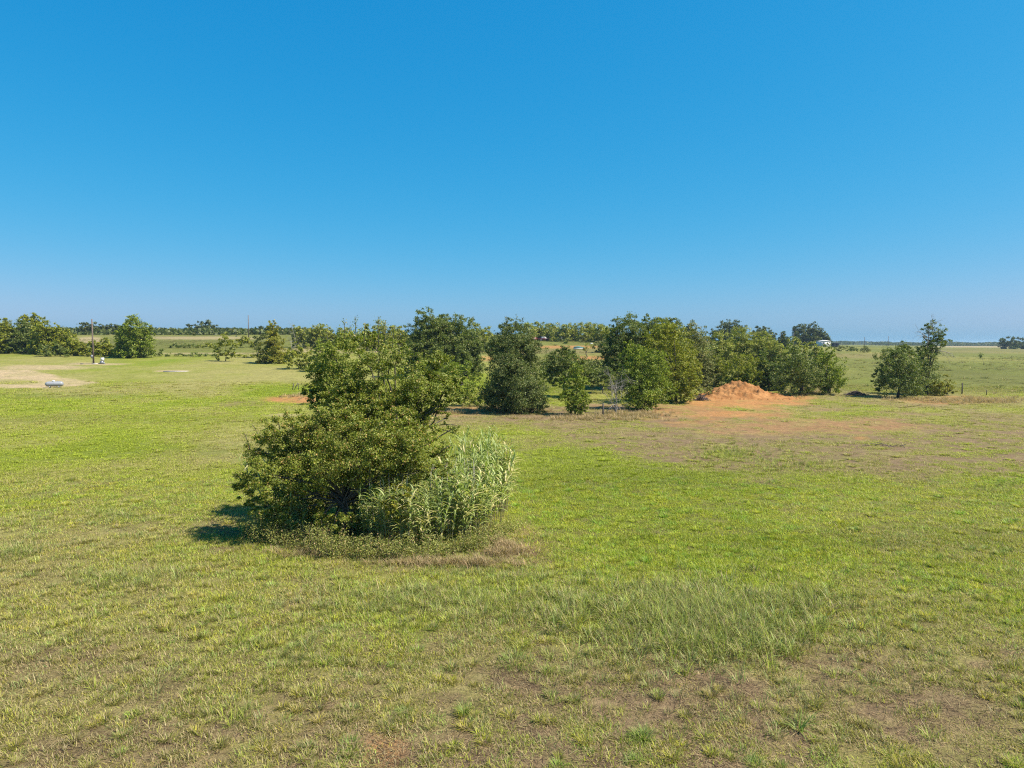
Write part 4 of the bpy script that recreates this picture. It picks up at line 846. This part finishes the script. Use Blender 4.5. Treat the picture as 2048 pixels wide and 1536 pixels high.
MB().tube([(-.75, 0, .08), (-.35, 0, .30), (-.05, 0, .48)], [.07, .07, .07], 6).build('pipe', GREYM, wp); MB().box((.55, -.1, .16), (.4, .35, .32), .4).build('tank_foot', GREYM, wp)
sl_ = pb + Vector((.75, -.6, 0)); sl_.z = T(sl_.x, sl_.y); o = MB().box((0, 0, .10), (1.2, .8, .2), .2, .9).build('concrete_pad', CONC); o.location = sl_; tag(o, 'small pale concrete pad at the foot of the wooden pole', 'pad')
o = MB().box((0, 0, .06), (.7, .4, .24), .5, .8).build('rubble_block', DARK); p = pb + Vector((-2.2, -1.0, 0)); p.z = T(p.x, p.y); o.location = p; tag(o, 'small dark block lying on the track before the wooden pole', 'block')
p = ground(352, 743.5); o = MB().box((0, 0, .05), (4.6, 1.8, .12), .05).build('concrete_slab', CONC); o.location = p; tag(o, 'flat pale concrete slab lying in the open mown grass', 'slab')
pf = at(502.5, 900, 330); pf = Vector((pf.x, 330, T(pf.x, 330))); t = thing('utility_pole', 'thin far pole on the skyline near the vine draped tree', 'pole', pf)
MB().tube([(0, 0, -.2), (0, 0, at(502, 630, 330).z - pf.z)], [.24, .15], 7).build('pole', WOOD, t, True)
for lab, u, vt, D, r in (('thin dark skyline pole on the mesquite side of the pointed tree', 1556.5, 664, 330, .22), ('thin dark skyline pole on the shed side of the pointed tree', 1582, 667, 330, .2), ('faint mast on the horizon beyond the far field bushes', 1722.5, 674, 900, .35), ('faint mast on the horizon nearer the bushy dark green tree', 1769.5, 672, 900, .35)):
    b = at(u, 900, D); b = Vector((b.x, D, T(b.x, D))); t = thing('pole', lab, 'pole', b); MB().tube([(0, 0, -.2), (0, 0, at(u, vt, D).z - b.z)], [r, r * .7], 6).build('shaft', WOOD, t)

# ------------------------------------------------------------------ propane tank
tk = ground(109, 775.5); pt = thing('propane_tank', 'silver white propane tank lying on the pale drive', 'tank', tk, math.radians(24))
def lathe_x(mb, prof, n=20):
    pts = [(x, 0, 0) for x, r in prof]; b0 = len(mb.v)
    for x, r in prof:
        for k in range(n): a = 2 * math.pi * k / n; mb.v.append(Vector((x, r * math.cos(a), r * math.sin(a))))
    for i in range(len(prof) - 1):
        for k in range(n): k2 = (k + 1) % n; mb.q.append((b0 + i * n + k, b0 + i * n + k2, b0 + (i + 1) * n + k2, b0 + (i + 1) * n + k))
    return mb
Rt, Lt = .42, .92; pr = [(-Lt - Rt * math.cos(a) * .95, max(.004, Rt * math.sin(a))) for a in np.linspace(0, math.pi / 2, 7)] + [(Lt + Rt * math.sin(a) * .95, max(.004, Rt * math.cos(a))) for a in np.linspace(0, math.pi / 2, 7)]
o = lathe_x(MB(), pr).build('shell', SILVER, pt, True); o.location = (0, 0, .62)
MB().tube([(-.12, 0, 1.00), (-.12, 0, 1.19), (-.12, 0, 1.25)], [.22, .20, .12], 12).build('dome_lid', WHITE, pt, True)
MB().tube([(.45, 0, 1.02), (.45, 0, 1.12)], [.05, .05], 8).build('valve', GREYM, pt)
for sx in (-.65, .65): MB().box((sx, 0, .14), (.16, .60, .30), 0, 1.0).build('saddle', GREYM, pt)
for sx in (-.7, .7): MB().tube([(sx, 0, 1.02), (sx, 0, 1.12)], [.045, .045], 6).build('lifting_lug', SILVER, pt)

# ------------------------------------------------------------------ far vehicles and sheds
def vehicle(label, cat, name, u, D, rz, mat, roofmat, pick):
    b = at(u, 900, D); b = Vector((b.x, D, T(b.x, D))); t = thing(name, label, cat, b, rz)
    MB().prism([(-2.6, .45), (2.6, .45), (2.65, .85), (2.45, 1.05), (1.25, 1.12), (-2.6, 1.12)], -.95, .95).build('body', mat, t)
    MB().prism([(1.2, 1.12), (.55, 1.78), (-.75, 1.80), (-1.0 if pick else -2.3, 1.12)], -.85, .85).build('cab', roofmat, t)
    for sy in (-.86, .86): MB().box((-.05, sy, 1.42), (1.3, .03, .42), 0, .8).build('window', GLASS, t)
    MB().box((.92, 0, 1.42), (.06, 1.5, .5), 0, .85).build('windscreen', GLASS, t)
    for sx in (-1.65, 1.65):
        for sy in (-.95, .95):
            w_ = MB().tube([(sx, sy - .11, .38), (sx, sy + .11, .38)], [.38, .38], 12).build('wheel', TYRE, t); MB().tube([(sx, sy - .12, .38), (sx, sy + .12, .38)], [.2, .2], 8).build('rim', GREYM, w_)
vehicle('red car parked under the far mesquites by the conical tree', 'car', 'parked_car', 1069, 292, math.radians(70), RED, RED, False)
vehicle('white and red pickup parked beside the red car under the far mesquites', 'pickup', 'pickup_truck', 1086.5, 292, math.radians(20), MAROON, WHITE, True)
vehicle('dark blue car half hidden behind the white and red pickup', 'car', 'parked_car', 1081, 300, math.radians(-30), BLUEG, BLUEG, False)
def shed(label, u, D, wd, dp, h, wall, roof, rz=0.0, name='shed'):
    b = at(u, 900, D); b = Vector((b.x, D, T(b.x, D))); t = thing(name, label, 'shed', b, rz)
    MB().box((0, 0, h / 2 - .1), (wd, dp, h + .2)).build('wall', wall, t)
    MB().prism([(-wd / 2 - .25, h), (wd / 2 + .25, h), (wd / 2 + .25, h + .1), (0, h + wd * .10), (-wd / 2 - .25, h + .1)], -dp / 2 - .2, dp / 2 + .2).build('roof', roof, t)
    MB().box((-wd * .2, -dp / 2 - .02, h * .42), (wd * .14, .06, h * .84)).build('door', DARK, t); MB().box((wd * .2, -dp / 2 - .02, h * .58), (wd * .15, .06, h * .3)).build('window', GLASS, t)
shed('small white shed with a pale roof under the large skyline oak', 1641, 452, 7.0, 5.0, 3.6, WHITE, ROOFW, .2)
shed('long dark shed beside the small white shed', 1664, 458, 4.4, 3, 2.5, DARK, DARK)
shed('grey lean shed in the shade of the far mesquite row', 1115, 300, 3.6, 3, 2.2, GREYM, GREYM)
shed('pale greenish white shed behind the far parked pickup', 1099, 312, 4.0, 3, 2.2, ROOFW, ROOFW)
def far_block(name, label, cat, u, v, size, mat, top=.8):
    p = ground(u, v); o = MB().box((0, 0, size[2] / 2), size, R.random(), top).build(name, mat); o.location = p; tag(o, label, cat)
far_block('feed_tub', 'white tub under the far mesquites on the slope', 'tub', 1151, 679, (1.4, 1.0, .8), WHITE)
far_block('white_barrel', 'white upright barrel under the far mesquites near the grey shed', 'barrel', 1120.5, 677, (.5, .5, 1.0), WHITE, .95)
far_block('white_trough', 'low white trough on the slope above the red dirt track', 'trough', 1183, 688, (1.3, .6, .4), WHITE)
p = ground(1158, 698.5); bt = thing('covered_boat', 'small boat under a teal cover on the grass slope', 'boat', p, .2)
MB().prism([(-1.7, 0), (-1.5, .05), (1.5, .05), (1.9, .5), (-1.8, .5)], -.6, .6).build('hull', WHITE, bt); MB().prism([(-1.8, .5), (1.9, .5), (1.2, .75), (-.2, 1.0), (-1.5, .85)], -.62, .62).build('cover', TEAL, bt)

# ------------------------------------------------------------------ single tufts that stand out in the near field
FRM = leaf_mat('tuft_leaf', (.14, .20, .03), (.24, .30, .06), (.36, .32, .14), .12, .03, .35); PALE = leaf_mat('pale_stalk', (.36, .38, .24), (.55, .55, .38), (.5, .46, .3), .2, .05, .3)
def one_tuft(label, u, v, n, r, l0, l1, w, lean, bend, mat=FRM, segs=4, cat='grass tuft', name='grass_tuft'):
    p = ground(u, v); o = link(name, tuft(name, n, r, l0, l1, w * .7, w * 1.3, 4, lean, bend, mat, segs, True)); o.location = p; tag(o, label, cat)
one_tuft('pale bleached stalk standing alone in the bright green grass', 1506, 1117, 5, .05, .35, .75, .03, 28, .3, PALE, cat='stalk', name='dry_stalk')
one_tuft('upright pointed tuft with a dark foot in the brown foreground', 928, 1430, 60, .10, .22, .48, .014, 32, .4)
one_tuft('large spreading round tuft in the foreground by the bare soil', 1285, 1478, 220, .14, .22, .42, .012, 80, .45)
one_tuft('bright cushion shaped tuft beside the tuft with a dark foot', 808, 1428, 200, .16, .12, .24, .010, 70, .3)
one_tuft('coarse tuft with one long arching blade in the foreground', 1598, 1462, 18, .08, .35, .75, .030, 60, .7)
one_tuft('yellowish low tuft at the bottom edge of the foreground', 1510, 1530, 130, .14, .14, .28, .010, 75, .3)
one_tuft('bright tuft at the bottom edge beneath the large spreading tuft', 1265, 1525, 130, .13, .14, .26, .010, 75, .3)
one_tuft('pair of broad green tufts merging in the mid foreground', 1030, 1330, 170, .45, .18, .38, .016, 50, .5)
one_tuft('bluish green tuft at the bottom edge beside the bare orange soil', 700, 1490, 150, .2, .12, .24, .010, 75, .3)

# ------------------------------------------------------------------ air: thin haze over the whole plain
hm, nt = newmat('haze'); out = N(nt, 'ShaderNodeOutputMaterial'); pv = N(nt, 'ShaderNodeVolumePrincipled')
pv.inputs['Color'].default_value = (.62, .82, 1.0, 1); pv.inputs['Density'].default_value = .00011; pv.inputs['Anisotropy'].default_value = .25
nt.links.new(pv.outputs[0], out.inputs['Volume'])
MB().box((0, 0, 13.5), (14000, 14000, 37)).build('haze', hm)['kind'] = 'stuff'
